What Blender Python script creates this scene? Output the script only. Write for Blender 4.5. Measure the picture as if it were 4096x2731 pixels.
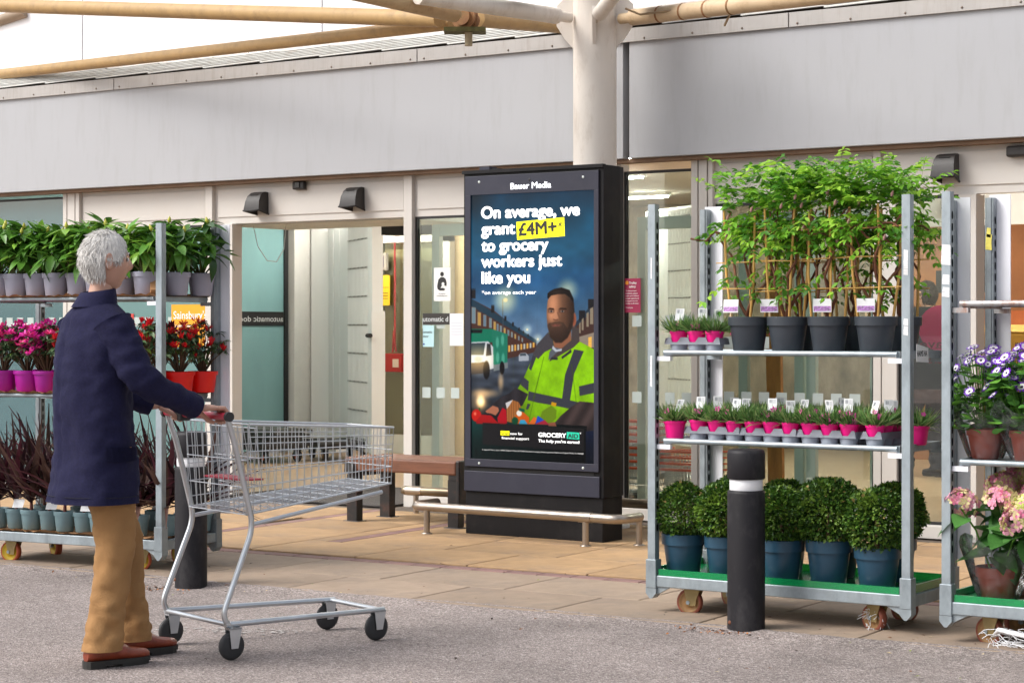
import bpy, math, random
import numpy as np
from mathutils import Vector, Matrix, Euler, noise as mnoise
R = math.radians
for o in list(bpy.data.objects): bpy.data.objects.remove(o)
scene = bpy.context.scene
COL = scene.collection
# ------------------------------------------------------------------ camera
cam_d = bpy.data.cameras.new('camera'); cam_d.lens = 70; cam_d.sensor_width = 36
cam_d.clip_end = 600; cam_d.clip_start = 0.1
cam_d.shift_y = -0.0145
cam = bpy.data.objects.new('camera', cam_d); COL.objects.link(cam)
cam.location = (0, 0, 1.39); cam.rotation_euler = (R(90), 0, R(34))
scene.camera = cam
scene.render.resolution_x = 1024; scene.render.resolution_y = 682
# ------------------------------------------------------------------ sky, sun, exposure
SUN_EL, SUN_AZ = R(46), R(228)      # azimuth of the sun, measured in plan from +X, anticlockwise
w = bpy.data.worlds.new('World'); scene.world = w; w.use_nodes = True
nt = w.node_tree; bg = nt.nodes['Background']
sky = nt.nodes.new('ShaderNodeTexSky'); sky.sky_type = 'NISHITA'; sky.sun_disc = False
sky.sun_elevation = SUN_EL; sky.sun_rotation = R(90) - SUN_AZ
sky.air_density = 1.0; sky.dust_density = 4.0; sky.ozone_density = 1.0
hs = nt.nodes.new('ShaderNodeHueSaturation'); hs.inputs['Saturation'].default_value = 0.42
nt.links.new(sky.outputs[0], hs.inputs['Color']); nt.links.new(hs.outputs[0], bg.inputs[0])
bg.inputs[1].default_value = 0.132
sun_d = bpy.data.lights.new('sun', 'SUN'); sun_d.energy = 1.5; sun_d.angle = R(28); sun_d.color = (1, .975, .94)
sun = bpy.data.objects.new('sun', sun_d); COL.objects.link(sun)
sdir = Vector((math.cos(SUN_AZ)*math.cos(SUN_EL), math.sin(SUN_AZ)*math.cos(SUN_EL), math.sin(SUN_EL)))
sun.rotation_euler = sdir.to_track_quat('Z', 'Y').to_euler(); sun.location = (0, 0, 30)
scene.view_settings.view_transform = 'Standard'; scene.view_settings.look = 'None'
EXPO = 0.74
scene.view_settings.exposure = EXPO; scene.view_settings.gamma = 1
scene.view_settings.use_curve_mapping = False
scene.render.engine = 'CYCLES'
scene.cycles.max_bounces = 8; scene.cycles.transparent_max_bounces = 24
SCR = 1.0/(2**EXPO)                 # emission that shows a print colour as it is
# ------------------------------------------------------------------ materials
MATS = {}
def srgb(r, g, b):
    f = lambda c: (c/255/12.92) if c/255 <= .04045 else ((c/255+.055)/1.055)**2.4
    return (f(r), f(g), f(b))
def mat(name, col, rough=.6, metal=0., var=.12, scale=6., bump=0., bscale=60., stretch=(1, 1, 1), rnd=0.,
        spec=.5, dirt=None, dirt_amt=.0, dirt_scale=3., dirt_stretch=(1, 1, 1), emit=0., trans=0., coat=0., detail=5.):
    if name in MATS: return MATS[name]
    m = bpy.data.materials.new(name); m.use_nodes = True; MATS[name] = m
    N = m.node_tree.nodes; L = m.node_tree.links; b = N['Principled BSDF']
    tc = N.new('ShaderNodeTexCoord'); mp = N.new('ShaderNodeMapping'); mp.inputs['Scale'].default_value = stretch
    L.new(tc.outputs['Object'], mp.inputs[0])
    nz = N.new('ShaderNodeTexNoise'); nz.inputs['Scale'].default_value = scale; nz.inputs['Detail'].default_value = detail
    nz.inputs['Roughness'].default_value = .62
    L.new(mp.outputs[0], nz.inputs['Vector'])
    rp = N.new('ShaderNodeMapRange'); rp.inputs[1].default_value = .28; rp.inputs[2].default_value = .72
    rp.inputs[3].default_value = 1-var; rp.inputs[4].default_value = 1+var; L.new(nz.outputs[0], rp.inputs[0])
    val = rp.outputs[0]
    if rnd:
        oi = N.new('ShaderNodeObjectInfo'); r2 = N.new('ShaderNodeMapRange')
        r2.inputs[3].default_value = 1-rnd; r2.inputs[4].default_value = 1+rnd; L.new(oi.outputs['Random'], r2.inputs[0])
        mu = N.new('ShaderNodeMath'); mu.operation = 'MULTIPLY'; L.new(val, mu.inputs[0]); L.new(r2.outputs[0], mu.inputs[1]); val = mu.outputs[0]
    sc = N.new('ShaderNodeVectorMath'); sc.operation = 'SCALE'; sc.inputs[0].default_value = col
    L.new(val, sc.inputs['Scale']); cout = sc.outputs[0]
    if dirt:
        m2 = N.new('ShaderNodeMapping'); m2.inputs['Scale'].default_value = dirt_stretch; L.new(tc.outputs['Object'], m2.inputs[0])
        n2 = N.new('ShaderNodeTexNoise'); n2.inputs['Scale'].default_value = dirt_scale; n2.inputs['Detail'].default_value = 7
        n2.inputs['Roughness'].default_value = .7
        L.new(m2.outputs[0], n2.inputs['Vector'])
        r3 = N.new('ShaderNodeMapRange'); r3.inputs[1].default_value = .5; r3.inputs[2].default_value = .72
        r3.inputs[3].default_value = 0; r3.inputs[4].default_value = dirt_amt; L.new(n2.outputs[0], r3.inputs[0])
        mx = N.new('ShaderNodeMix'); mx.data_type = 'RGBA'; L.new(r3.outputs[0], mx.inputs[0]); L.new(cout, mx.inputs[6])
        mx.inputs[7].default_value = (*dirt, 1); cout = mx.outputs[2]
    L.new(cout, b.inputs['Base Color'])
    b.inputs['Roughness'].default_value = rough; b.inputs['Metallic'].default_value = metal
    b.inputs['Specular IOR Level'].default_value = spec
    if coat: b.inputs['Coat Weight'].default_value = coat; b.inputs['Coat Roughness'].default_value = .15
    if emit:
        L.new(cout, b.inputs['Emission Color']); b.inputs['Emission Strength'].default_value = emit
    if bump:
        n3 = N.new('ShaderNodeTexNoise'); n3.inputs['Scale'].default_value = bscale; n3.inputs['Detail'].default_value = 4
        L.new(mp.outputs[0], n3.inputs['Vector'])
        bp = N.new('ShaderNodeBump'); bp.inputs['Strength'].default_value = bump; bp.inputs['Distance'].default_value = .01
        L.new(n3.outputs[0], bp.inputs['Height']); L.new(bp.outputs[0], b.inputs['Normal'])
    if trans:
        out = N['Material Output']; tr = N.new('ShaderNodeBsdfTranslucent'); L.new(cout, tr.inputs[0])
        ms = N.new('ShaderNodeMixShader'); ms.inputs[0].default_value = trans
        L.new(b.outputs[0], ms.inputs[1]); L.new(tr.outputs[0], ms.inputs[2]); L.new(ms.outputs[0], out.inputs[0])
    return m
def leafm(name, col, rough=.45, var=.25, trans=.25, rnd=.2):
    return mat(name, tuple(min(.85, c*1.22) for c in col), rough, var=var, scale=18, trans=trans, rnd=rnd, spec=.4)
def clear(name, tint=(.9, .95, .93), refl=.10, rough=.02, haze=0., hcol=(.8, .85, .88), vary=0.):
    """glass or film: see-through tint, fresnel gloss, optional milky haze"""
    if name in MATS: return MATS[name]
    m = bpy.data.materials.new(name); m.use_nodes = True; MATS[name] = m
    N = m.node_tree.nodes; L = m.node_tree.links; N.remove(N['Principled BSDF']); out = N['Material Output']
    tr = N.new('ShaderNodeBsdfTransparent'); tr.inputs[0].default_value = (*tint, 1)
    gl = N.new('ShaderNodeBsdfGlossy'); gl.inputs['Roughness'].default_value = rough
    fr = N.new('ShaderNodeFresnel'); fr.inputs[0].default_value = 1.5
    mp = N.new('ShaderNodeMath'); mp.operation = 'MULTIPLY_ADD'; mp.inputs[1].default_value = 1.0; mp.inputs[2].default_value = refl
    L.new(fr.outputs[0], mp.inputs[0]); cur = tr.outputs[0]
    if haze:
        df = N.new('ShaderNodeBsdfDiffuse'); df.inputs[0].default_value = (*hcol, 1)
        mh = N.new('ShaderNodeMixShader'); mh.inputs[0].default_value = haze
        if vary:
            tc = N.new('ShaderNodeTexCoord'); nz = N.new('ShaderNodeTexNoise'); nz.inputs['Scale'].default_value = vary
            nz.inputs['Detail'].default_value = 6; L.new(tc.outputs['Object'], nz.inputs['Vector'])
            mr = N.new('ShaderNodeMapRange'); mr.inputs[1].default_value = .4; mr.inputs[2].default_value = .7
            mr.inputs[3].default_value = haze*.2; mr.inputs[4].default_value = min(1, haze*2.6); L.new(nz.outputs[0], mr.inputs[0]); L.new(mr.outputs[0], mh.inputs[0])
            bp = N.new('ShaderNodeBump'); bp.inputs['Strength'].default_value = .6; bp.inputs['Distance'].default_value = .02
            L.new(nz.outputs[0], bp.inputs['Height']); L.new(bp.outputs[0], gl.inputs['Normal'])
        L.new(cur, mh.inputs[1]); L.new(df.outputs[0], mh.inputs[2]); cur = mh.outputs[0]
    ms = N.new('ShaderNodeMixShader'); L.new(mp.outputs[0], ms.inputs[0]); L.new(cur, ms.inputs[1]); L.new(gl.outputs[0], ms.inputs[2])
    L.new(ms.outputs[0], out.inputs[0]); return m
def glow(name, col, s):
    if name in MATS: return MATS[name]
    m = bpy.data.materials.new(name); m.use_nodes = True; MATS[name] = m
    b = m.node_tree.nodes['Principled BSDF']; b.inputs['Base Color'].default_value = (*col, 1)
    b.inputs['Emission Color'].default_value = (*col, 1); b.inputs['Emission Strength'].default_value = s; b.inputs['Roughness'].default_value = .4
    return m
# ------------------------------------------------------------------ mesh helpers
class MB:
    def __init__(s): s.v = []; s.f = []; s.m = []; s.sm = []
    def add(s, vs, fs, mi=0, sm=False):
        o = len(s.v); s.v += [tuple(p) for p in vs]
        for f in fs: s.f.append([i+o for i in f]); s.m.append(mi); s.sm.append(sm)
        return s
    def box(s, lo, hi, mi=0):
        (a, b, c), (d, e, g) = lo, hi
        return s.add([(a, b, c), (d, b, c), (d, e, c), (a, e, c), (a, b, g), (d, b, g), (d, e, g), (a, e, g)],
              [(3, 2, 1, 0), (4, 5, 6, 7), (0, 1, 5, 4), (1, 2, 6, 5), (2, 3, 7, 6), (3, 0, 4, 7)], mi)
    def cbox(s, c, size, rot=None, mi=0):
        hx, hy, hz = [q/2 for q in size]; pts = [Vector((x, y, z)) for z in (-hz, hz) for x, y in ((-hx, -hy), (hx, -hy), (hx, hy), (-hx, hy))]
        M = Euler(rot).to_matrix() if rot else Matrix.Identity(3); c = Vector(c)
        return s.add([M@p+c for p in pts], [(3, 2, 1, 0), (4, 5, 6, 7), (0, 1, 5, 4), (1, 2, 6, 5), (2, 3, 7, 6), (3, 0, 4, 7)], mi)
    def tube(s, path, r, n=8, mi=0, caps=True, flat=1.):
        P = [Vector(p) for p in path]; rr = r if isinstance(r, (list, tuple)) else [r]*len(P); vs = []; fs = []
        t0 = (P[1]-P[0]).normalized(); up = Vector((0, 0, 1)) if abs(t0.z) < .95 else Vector((1, 0, 0))
        x = t0.cross(up).normalized()
        for i, p in enumerate(P):
            t = (P[min(i+1, len(P)-1)]-P[max(i-1, 0)]).normalized()
            x = (x-t*x.dot(t)).normalized(); y = t.cross(x)
            for k in range(n):
                a = 2*math.pi*k/n; vs.append(p+(x*math.cos(a)+y*math.sin(a)*flat)*rr[i])
        for i in range(len(P)-1):
            for k in range(n):
                k2 = (k+1) % n; fs.append((i*n+k, i*n+k2, (i+1)*n+k2, (i+1)*n+k))
        s.add(vs, fs, mi, True)
        if caps: s.add([vs[k] for k in range(n)], [tuple(range(n-1, -1, -1))], mi); s.add(vs[-n:], [tuple(range(n))], mi)
        return s
    def lathe(s, prof, n=24, c=(0, 0, 0), mi=0, sm=True, axis='z'):
        vs = []; fs = []
        for r, z in prof:
            for k in range(n):
                a = 2*math.pi*k/n; q = (r*math.cos(a), r*math.sin(a), z)
                if axis == 'y': q = (q[0], q[2], q[1])
                if axis == 'x': q = (q[2], q[0], q[1])
                vs.append((q[0]+c[0], q[1]+c[1], q[2]+c[2]))
        for i in range(len(prof)-1):
            for k in range(n):
                k2 = (k+1) % n; fs.append((i*n+k, i*n+k2, (i+1)*n+k2, (i+1)*n+k))
        return s.add(vs, fs, mi, sm)
    def prism(s, poly, a0, a1, axis='y', mi=0, sm=False):
        """polygon in the two other axes, extruded from a0 to a1"""
        n = len(poly)
        def P(p, a): return {'y': (p[0], a, p[1]), 'x': (a, p[0], p[1]), 'z': (p[0], p[1], a)}[axis]
        vs = [P(p, a0) for p in poly]+[P(p, a1) for p in poly]
        fs = [tuple(range(n)), tuple(range(2*n-1, n-1, -1))]
        s.add(vs, fs, mi)
        return s.add(vs, [(i, i+n, (i+1) % n+n, (i+1) % n) for i in range(n)], mi, sm)
    def loft(s, rings, mi=0, caps=True):
        n = len(rings[0]); vs = [p for r in rings for p in r]; fs = []
        for i in range(len(rings)-1):
            for k in range(n):
                k2 = (k+1) % n; fs.append((i*n+k, i*n+k2, (i+1)*n+k2, (i+1)*n+k))
        s.add(vs, fs, mi, True)
        if caps: s.add(rings[0], [tuple(range(n-1, -1, -1))], mi, True); s.add(rings[-1], [tuple(range(n))], mi, True)
        return s
    def mesh(s, name, mats):
        me = bpy.data.meshes.new(name); me.from_pydata(s.v, [], s.f)
        for m in (mats if isinstance(mats, (list, tuple)) else [mats]): me.materials.append(m)
        me.polygons.foreach_set('material_index', s.m); me.polygons.foreach_set('use_smooth', s.sm); me.update(); return me
def put(name, me, parent=None, loc=(0, 0, 0), rot=(0, 0, 0), bevel=0, **tags):
    o = bpy.data.objects.new(name, me); COL.objects.link(o); o.location = loc; o.rotation_euler = rot
    if parent: o.parent = parent
    if bevel:
        b = o.modifiers.new('bevel', 'BEVEL'); b.width = bevel; b.segments = 2; b.limit_method = 'ANGLE'; b.angle_limit = R(40)
        b.harden_normals = False
    for k, v in tags.items():
        if v is not None: o[k] = v
    return o
def obj(name, mb, mats, parent=None, loc=(0, 0, 0), rot=(0, 0, 0), bevel=0, **tags):
    return put(name, mb.mesh(name, mats), parent, loc, rot, bevel, **tags)
def thing(name, label, category, loc=(0, 0, 0), rz=0, group=None, parent=None):
    o = bpy.data.objects.new(name, None); COL.objects.link(o); o.location = loc; o.rotation_euler = (0, 0, rz)
    o.empty_display_size = .1; o['label'] = label; o['category'] = category
    if group: o['group'] = group
    return o
def copy_tree(o, parent=None):
    c = o.copy(); COL.objects.link(c); c.parent = parent
    for ch in o.children: copy_tree(ch, c)
    return c
def bulk(name, tv, tf, P, M, mats, mi=None, smooth=True):
    """many copies of a small template in one mesh. tv (n,3), tf list of equal-length faces, P (m,3), M (m,3,3)"""
    tv = np.asarray(tv, float); P = np.asarray(P, float); M = np.asarray(M, float); m = len(P); n = len(tv)
    V = np.einsum('mij,nj->mni', M, tv)+P[:, None, :]
    F = np.asarray(tf, int); k = F.shape[1]; A = (F[None]+(np.arange(m)*n)[:, None, None]).reshape(-1, k)
    me = bpy.data.meshes.new(name); me.vertices.add(m*n); me.vertices.foreach_set('co', V.reshape(-1))
    me.loops.add(A.size); me.loops.foreach_set('vertex_index', A.reshape(-1).astype(np.int32))
    me.polygons.add(len(A)); me.polygons.foreach_set('loop_start', (np.arange(len(A))*k).astype(np.int32))
    me.polygons.foreach_set('loop_total', np.full(len(A), k, np.int32))
    for q in (mats if isinstance(mats, (list, tuple)) else [mats]): me.materials.append(q)
    if mi is not None: me.polygons.foreach_set('material_index', np.repeat(np.asarray(mi, np.int32), len(F)))
    me.polygons.foreach_set('use_smooth', np.full(len(A), smooth)); me.update(calc_edges=True); me.validate(); return me
def frame_mats(D, roll, S):
    """rotation+scale matrices with local +X along D; D (m,3), roll (m,), S (m,) or (m,3)"""
    D = np.asarray(D, float); D /= np.linalg.norm(D, axis=1)[:, None]
    up = np.tile(np.array([0., 0, 1]), (len(D), 1)); up[np.abs(D[:, 2]) > .97] = (1, 0, 0)
    Yv = np.cross(up, D); Yv /= np.linalg.norm(Yv, axis=1)[:, None]; Z = np.cross(D, Yv)
    c = np.cos(roll)[:, None]; s_ = np.sin(roll)[:, None]
    Y2 = Yv*c+Z*s_; Z2 = -Yv*s_+Z*c
    S = np.asarray(S, float); S = S[:, None]*np.ones((1, 3)) if S.ndim == 1 else S
    return np.stack([D*S[:, :1], Y2*S[:, 1:2], Z2*S[:, 2:3]], axis=2)
def leaf_t(L=1., W=.3, droop=.25, fold=.25, n=4, tip=1.0, base=.15):
    """leaf template along +X, unit sized: quads, midrib folded"""
    vs = []; fs = []
    for i in range(n+1):
        t = i/n; wd = W/2*(math.sin(math.pi*min(1, (t*(1-base)+base))**tip)+.03) if i < n else .004
        if i == 0: wd = .012
        z = -droop*t*t*L
        vs += [(t*L, -wd, z+wd*fold), (t*L, 0, z), (t*L, wd, z+wd*fold)]
    for i in range(n):
        a = i*3; fs += [(a, a+3, a+4, a+1), (a+1, a+4, a+5, a+2)]
    return vs, fs
def textmesh(body, width=None, height=None, bold=0., shear=0., align='LEFT', space=1.):
    """outline lettering as a flat mesh, scaled to a width and a cap height; lies in XY, base line at y=0"""
    c = bpy.data.curves.new('lettering', 'FONT'); c.body = body; c.size = 1; c.offset = 0; c.shear = shear; c.space_character = space
    c.resolution_u = 4; c.fill_mode = 'FRONT' if hasattr(c, 'fill_mode') else c.fill_mode
    try: c.dimensions = '2D'; c.fill_mode = 'BOTH'
    except Exception: pass
    o = bpy.data.objects.new('lettering', c); COL.objects.link(o)
    dg = bpy.context.evaluated_depsgraph_get(); me = bpy.data.meshes.new_from_object(o.evaluated_get(dg)); bpy.data.objects.remove(o)
    n = len(me.vertices); co = np.zeros(n*3); me.vertices.foreach_get('co', co); co = co.reshape(-1, 3)
    x0, x1 = co[:, 0].min(), co[:, 0].max(); sy = (height/.73) if height else (width/(x1-x0)); sx = width/(x1-x0) if width else sy
    co[:, 0] = (co[:, 0]-x0)*sx; co[:, 1] *= sy; co[:, 2] = 0
    if align == 'CENTER': co[:, 0] -= (x1-x0)*sx/2
    me.vertices.foreach_set('co', co.reshape(-1)); me.update()
    if bold > .006:         # heavier weight: the outline struck again all round
        n_f = [tuple(p.vertices) for p in me.polygons]; mb = MB(); mb.add(co, n_f)
        for q in range(8):
            a = q*math.pi/4; sh = co.copy(); sh[:, 0] += math.cos(a)*bold*sy*.75*min(1, sx/sy*1.1); sh[:, 1] += math.sin(a)*bold*sy*.6; sh[:, 2] += .00003*(q+1); mb.add(sh, n_f)
        me = mb.mesh('lettering', [])
    return me
def lettering(body, loc, m, parent=None, width=None, height=None, bold=0., rot=(R(90), 0, 0), align='LEFT', shear=0., roll=0., space=1., name='lettering'):
    me = textmesh(body, width, height, bold, shear, align, space); me.materials.clear(); me.materials.append(m)
    if roll:
        co = np.zeros(len(me.vertices)*3); me.vertices.foreach_get('co', co); co = co.reshape(-1, 3)
        c, s_ = math.cos(roll), math.sin(roll); co[:, :2] = co[:, :2]@np.array([[c, s_], [-s_, c]]); me.vertices.foreach_set('co', co.reshape(-1)); me.update()
    return put(name, me, parent, loc, rot)
ORD = ['first', 'second', 'third', 'fourth', 'fifth', 'sixth', 'seventh', 'eighth', 'ninth', 'tenth', 'eleventh', 'twelfth', 'thirteenth', 'fourteenth']
rng = np.random.default_rng(7); random.seed(5)
# ================================================================== SETTING: ground
def asphalt():
    m = bpy.data.materials.new('worn_asphalt'); m.use_nodes = True; N = m.node_tree.nodes; L = m.node_tree.links; b = N['Principled BSDF']
    tc = N.new('ShaderNodeTexCoord')
    v = N.new('ShaderNodeTexVoronoi'); v.inputs['Scale'].default_value = 135; L.new(tc.outputs['Object'], v.inputs['Vector'])
    sx = N.new('ShaderNodeSeparateColor'); L.new(v.outputs['Color'], sx.inputs[0])
    r = N.new('ShaderNodeValToRGB'); L.new(sx.outputs[0], r.inputs[0]); e = r.color_ramp.elements
    e[0].position = 0; e[0].color = (.135, .112, .106, 1); e[1].position = 1; e[1].color = (.48, .43, .41, 1)
    q = e.new(.35); q.color = (.242, .202, .188, 1); q = e.new(.8); q.color = (.335, .284, .264, 1)
    n = N.new('ShaderNodeTexNoise'); n.inputs['Scale'].default_value = 1.3; n.inputs['Detail'].default_value = 7; n.inputs['Roughness'].default_value = .7
    L.new(tc.outputs['Object'], n.inputs['Vector'])
    mr = N.new('ShaderNodeMapRange'); mr.inputs[1].default_value = .3; mr.inputs[2].default_value = .7; mr.inputs[3].default_value = .66; mr.inputs[4].default_value = 1.16
    L.new(n.outputs[0], mr.inputs[0])
    s = N.new('ShaderNodeVectorMath'); s.operation = 'SCALE'; L.new(r.outputs[0], s.inputs[0]); L.new(mr.outputs[0], s.inputs['Scale'])
    # old gum spots and drips
    vg = N.new('ShaderNodeTexVoronoi'); vg.inputs['Scale'].default_value = 3.2; L.new(tc.outputs['Object'], vg.inputs['Vector'])
    mg = N.new('ShaderNodeMapRange'); mg.inputs[1].default_value = .045; mg.inputs[2].default_value = .075; mg.inputs[3].default_value = .62; mg.inputs[4].default_value = 1; L.new(vg.outputs['Distance'], mg.inputs[0])
    sgm = N.new('ShaderNodeMath'); sgm.operation = 'MULTIPLY'; L.new(mr.outputs[0], sgm.inputs[0]); L.new(mg.outputs[0], sgm.inputs[1]); L.new(sgm.outputs[0], s.inputs['Scale'])
    # fine grit on top of the chips
    n2 = N.new('ShaderNodeTexNoise'); n2.inputs['Scale'].default_value = 260; n2.inputs['Detail'].default_value = 2; L.new(tc.outputs['Object'], n2.inputs['Vector'])
    m3 = N.new('ShaderNodeMapRange'); m3.inputs[1].default_value = .3; m3.inputs[2].default_value = .7; m3.inputs[3].default_value = .6; m3.inputs[4].default_value = 1.4; L.new(n2.outputs[0], m3.inputs[0])
    s2 = N.new('ShaderNodeVectorMath'); s2.operation = 'SCALE'; L.new(s.outputs[0], s2.inputs[0]); L.new(m3.outputs[0], s2.inputs['Scale'])
    L.new(s2.outputs[0], b.inputs['Base Color']); b.inputs['Roughness'].default_value = .88
    bp = N.new('ShaderNodeBump'); bp.inputs['Strength'].default_value = .7; bp.inputs['Distance'].default_value = .006
    L.new(v.outputs['Distance'], bp.inputs['Height']); L.new(bp.outputs[0], b.inputs['Normal'])
    return m
obj('ground', MB().add([(-250, -250, 0), (250, -250, 0), (250, 250, 0), (-250, 250, 0)], [(0, 1, 2, 3)]), asphalt(), kind='structure')
PAVE_RZ = R(2.2); PV = (-7.5, 9.3)
bed = obj('pavement', MB().box((-13, -1.33, .001), (10, 3.02, .005)), mat('joint_grit', (.11, .085, .065), .95, var=.3, scale=40), loc=(*PV, 0), rot=(0, 0, PAVE_RZ), kind='structure')
tan = mat('tan_slab', (.395, .25, .128), .78, var=.18, scale=5, bump=.25, bscale=160, rnd=.17, dirt=(.20, .145, .11), dirt_amt=.65, dirt_scale=1.7)
buff = mat('buff_slab', (.30, .225, .165), .82, var=.16, scale=6, bump=.25, bscale=160, rnd=.10, dirt=(.13, .11, .10), dirt_amt=.6, dirt_scale=2.6)
purple = mat('purple_paver', (.235, .135, .12), .8, var=.2, scale=9, rnd=.15, bump=.2, bscale=120)
SL, SD = .80, .60
def slabmesh(a, b, m):
    mb = MB(); c = .004
    mb.add([(-a/2, -b/2, 0), (a/2, -b/2, 0), (a/2, b/2, 0), (-a/2, b/2, 0), (-a/2, -b/2, .008), (a/2, -b/2, .008), (a/2, b/2, .008), (-a/2, b/2, .008),
            (-a/2+c, -b/2+c, .011), (a/2-c, -b/2+c, .011), (a/2-c, b/2-c, .011), (-a/2+c, b/2-c, .011)],
           [(0, 1, 5, 4), (1, 2, 6, 5), (2, 3, 7, 6), (3, 0, 4, 7), (4, 5, 9, 8), (5, 6, 10, 9), (6, 7, 11, 10), (7, 4, 8, 11), (8, 9, 10, 11)])
    return mb.mesh('slab', m)
sm_t = slabmesh(SL-.011, SD-.011, tan); sm_b = slabmesh(SL-.011, SD-.011, buff); sm_br = slabmesh(.207, .098, purple)
sm_h = slabmesh(SL-.007, .157, tan)
# band of purple pavers along the front, two cross bands, slabs between
xb = [-1.6, -.55]                               # cross bands (local x)
rows = [(-1.03, sm_b, 0), (-.43, sm_b, .4)]
for x in np.arange(-12.9, 9.8, .214): put('brick', sm_br, bed, (x+.1, -.07, .004+random.uniform(0, .0015)))
rows += [(.05+.3, sm_t, .25), (.65+.3, sm_t, .65), (1.25+.3, sm_t, .15), (1.85+.3, sm_t, .5), (2.45+.2-.03, sm_h, .1)]
rows[-1] = (2.45+.09, sm_h, .1)
for yy, me, off in rows:
    x = -13+off*.5
    while x < 9.2:
        w_ = SL; hit = [b for b in xb if yy > .1 and x < b+.055 and x+w_ > b-.055 and (b < -1 or yy > .8)]
        if hit:
            b = hit[0]; a0 = b-.055-x
            if a0 > .08: put('slab', slabmesh(a0-.007, (SD if me is not sm_h else .164)-.007, tan), bed, (x+a0/2, yy, .004))
            x = b+.055; continue
        put('slab', me, bed, (x+w_/2, yy, .004+random.uniform(-.0008, .0012))); x += w_
for b, y0, y1 in ((xb[0], .05, 2.6), (xb[1], .65, 2.6)):
    for y in np.arange(y0, y1, .214): put('brick', sm_br, bed, (b, y+.105, .004), (0, 0, R(90)))
# ragged lip of asphalt lapping on to the first slabs
rl_ = random.Random(12); lip = []
for i in range(640):
    x = -20+i*.035; lip.append((x, 8.02+(x+7.5)*.038+.018*math.sin(x*2.1)+.012*math.sin(x*5.3)+rl_.uniform(-.012, .014)))
mb = MB(); vs = []
for x, y in lip: vs += [(x, y-.16, .0005), (x, y-.02, .0172), (x, y, .0165)]
mb.add(vs, [f for i in range(len(lip)-1) for f in ((i*3, i*3+3, i*3+4, i*3+1), (i*3+1, i*3+4, i*3+5, i*3+2))])
obj('asphalt_edge', mb, bpy.data.materials['worn_asphalt'], kind='structure')
# remains of a painted line on the asphalt: flecks
fl = MB(); rr = random.Random(3)
for i in range(120):
    t = rr.random(); x = -6.75+.9*t+rr.gauss(0, .03); y = 6.55+.42*t+rr.gauss(0, .05); s = rr.uniform(.004, .014)
    fl.add([(x-s, y-s*.5, 0), (x+s, y-s*.6, 0), (x+s*1.1, y+s*.4, 0), (x-s*.6, y+s*.7, 0)], [(0, 1, 2, 3)])
obj('worn_line_paint', fl, mat('worn_paint', (.42, .40, .385), .8, var=.2), loc=(0, 0, .004), kind='stuff')
floor_m = mat('foyer_floor', (.42, .30, .19), .35, var=.12, scale=3, bump=.05, bscale=30)
obj('interior_floor', MB().box((-22, 12.36, .001), (3.2, 24, .02)), floor_m, kind='structure')
obj('entrance_mat', MB().box((-11.0, 12.02, .0155), (-9.3, 13.5, .024)), mat('ribbed_mat', (.05, .045, .042), .95, var=.4, scale=30, stretch=(1, 12, 1), bump=.5, bscale=40), label='dark ribbed entrance mat across the left doorway threshold', category='mat')
# ================================================================== STORE BUILDING
B0 = Vector((-9, 12.3, 0))
bld = thing('supermarket_building', 'supermarket entrance front with pale grey fascia and cream framed glazing', 'building', B0)
def bpart(name, mb, m, bevel=0, parent=None, **t):
    if parent: return obj(name, mb, m, parent, bevel=bevel, **t)
    return obj(name, mb, m, bld, loc=-B0, bevel=bevel, **t)
fascia_m = mat('fascia_grey', (.405, .413, .432), .42, var=.02, scale=.7, dirt=(.30, .295, .29), dirt_amt=.30, dirt_scale=1.7, dirt_stretch=(6, 1, .9), stretch=(1.5, 1, 1))
flash_m = mat('flashing_grey', (.42, .40, .38), .5, var=.08, scale=4, dirt=(.25, .2, .16), dirt_amt=.4, dirt_scale=5, dirt_stretch=(6, 1, .6))
cream = mat('cream_paint', (.60, .57, .53), .45, var=.03, scale=3, dirt=(.5, .42, .34), dirt_amt=.25, dirt_scale=3)
cream_d = mat('cream_shadow_gap', (.22, .14, .09), .8, var=.2)
whitec = mat('white_cladding', (.87, .87, .89), .4, var=.02, scale=2)
black = mat('black_gasket', (.012, .011, .012), .5, var=.2)
alu = mat('louvre_aluminium', (.66, .66, .63), .45, metal=.25, var=.1, scale=12, stretch=(.4, 6, 6), dirt=(.3, .2, .12), dirt_amt=.35, dirt_scale=9)
glass = clear('shop_glass', (.90, .96, .93), .03)
# fascia panels with an open dark joint
for a, b in ((-13.85, -7.245), (-7.195, 3)):
    bpart('fascia_panel', MB().box((a, 12.15, 2.58), (b, 12.24, 3.42)), fascia_m, .004)
bpart('fascia_panel', MB().box((-21, 12.15, 2.58), (-13.88, 12.24, 3.42)), fascia_m, .004)
bpart('fascia_backing', MB().box((-21, 12.242, 2.60), (3, 12.30, 3.5)), cream_d)
bpart('fascia_undershade', MB().box((-21, 12.19, 2.553), (3, 12.30, 2.578)), cream_d)  # brown strip put in for the shade under the fascia
for a, b in ((-21, -12.265), (-12.255, -9.055), (-9.045, -5.945), (-5.935, 3)):
    f = bpart('flashing', MB().prism([(12.128, 3.40), (12.145, 3.40), (12.145, 3.485), (12.24, 3.50), (12.24, 3.51), (12.128, 3.497)], a, b, 'x'), flash_m)
    bo = MB()
    for x in np.arange(a+.06, b, .385): bo.lathe([(0, -.004), (.006, -.004), (.0085, 0), (.0085, .002)], 8, (x, 12.127, 3.42+random.uniform(-.003, .003)), 0, True, 'y')
    bpart('bolts', bo, mat('weathered_bolt', (.2, .16, .13), .5, metal=.6), parent=f, kind='stuff')
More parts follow.
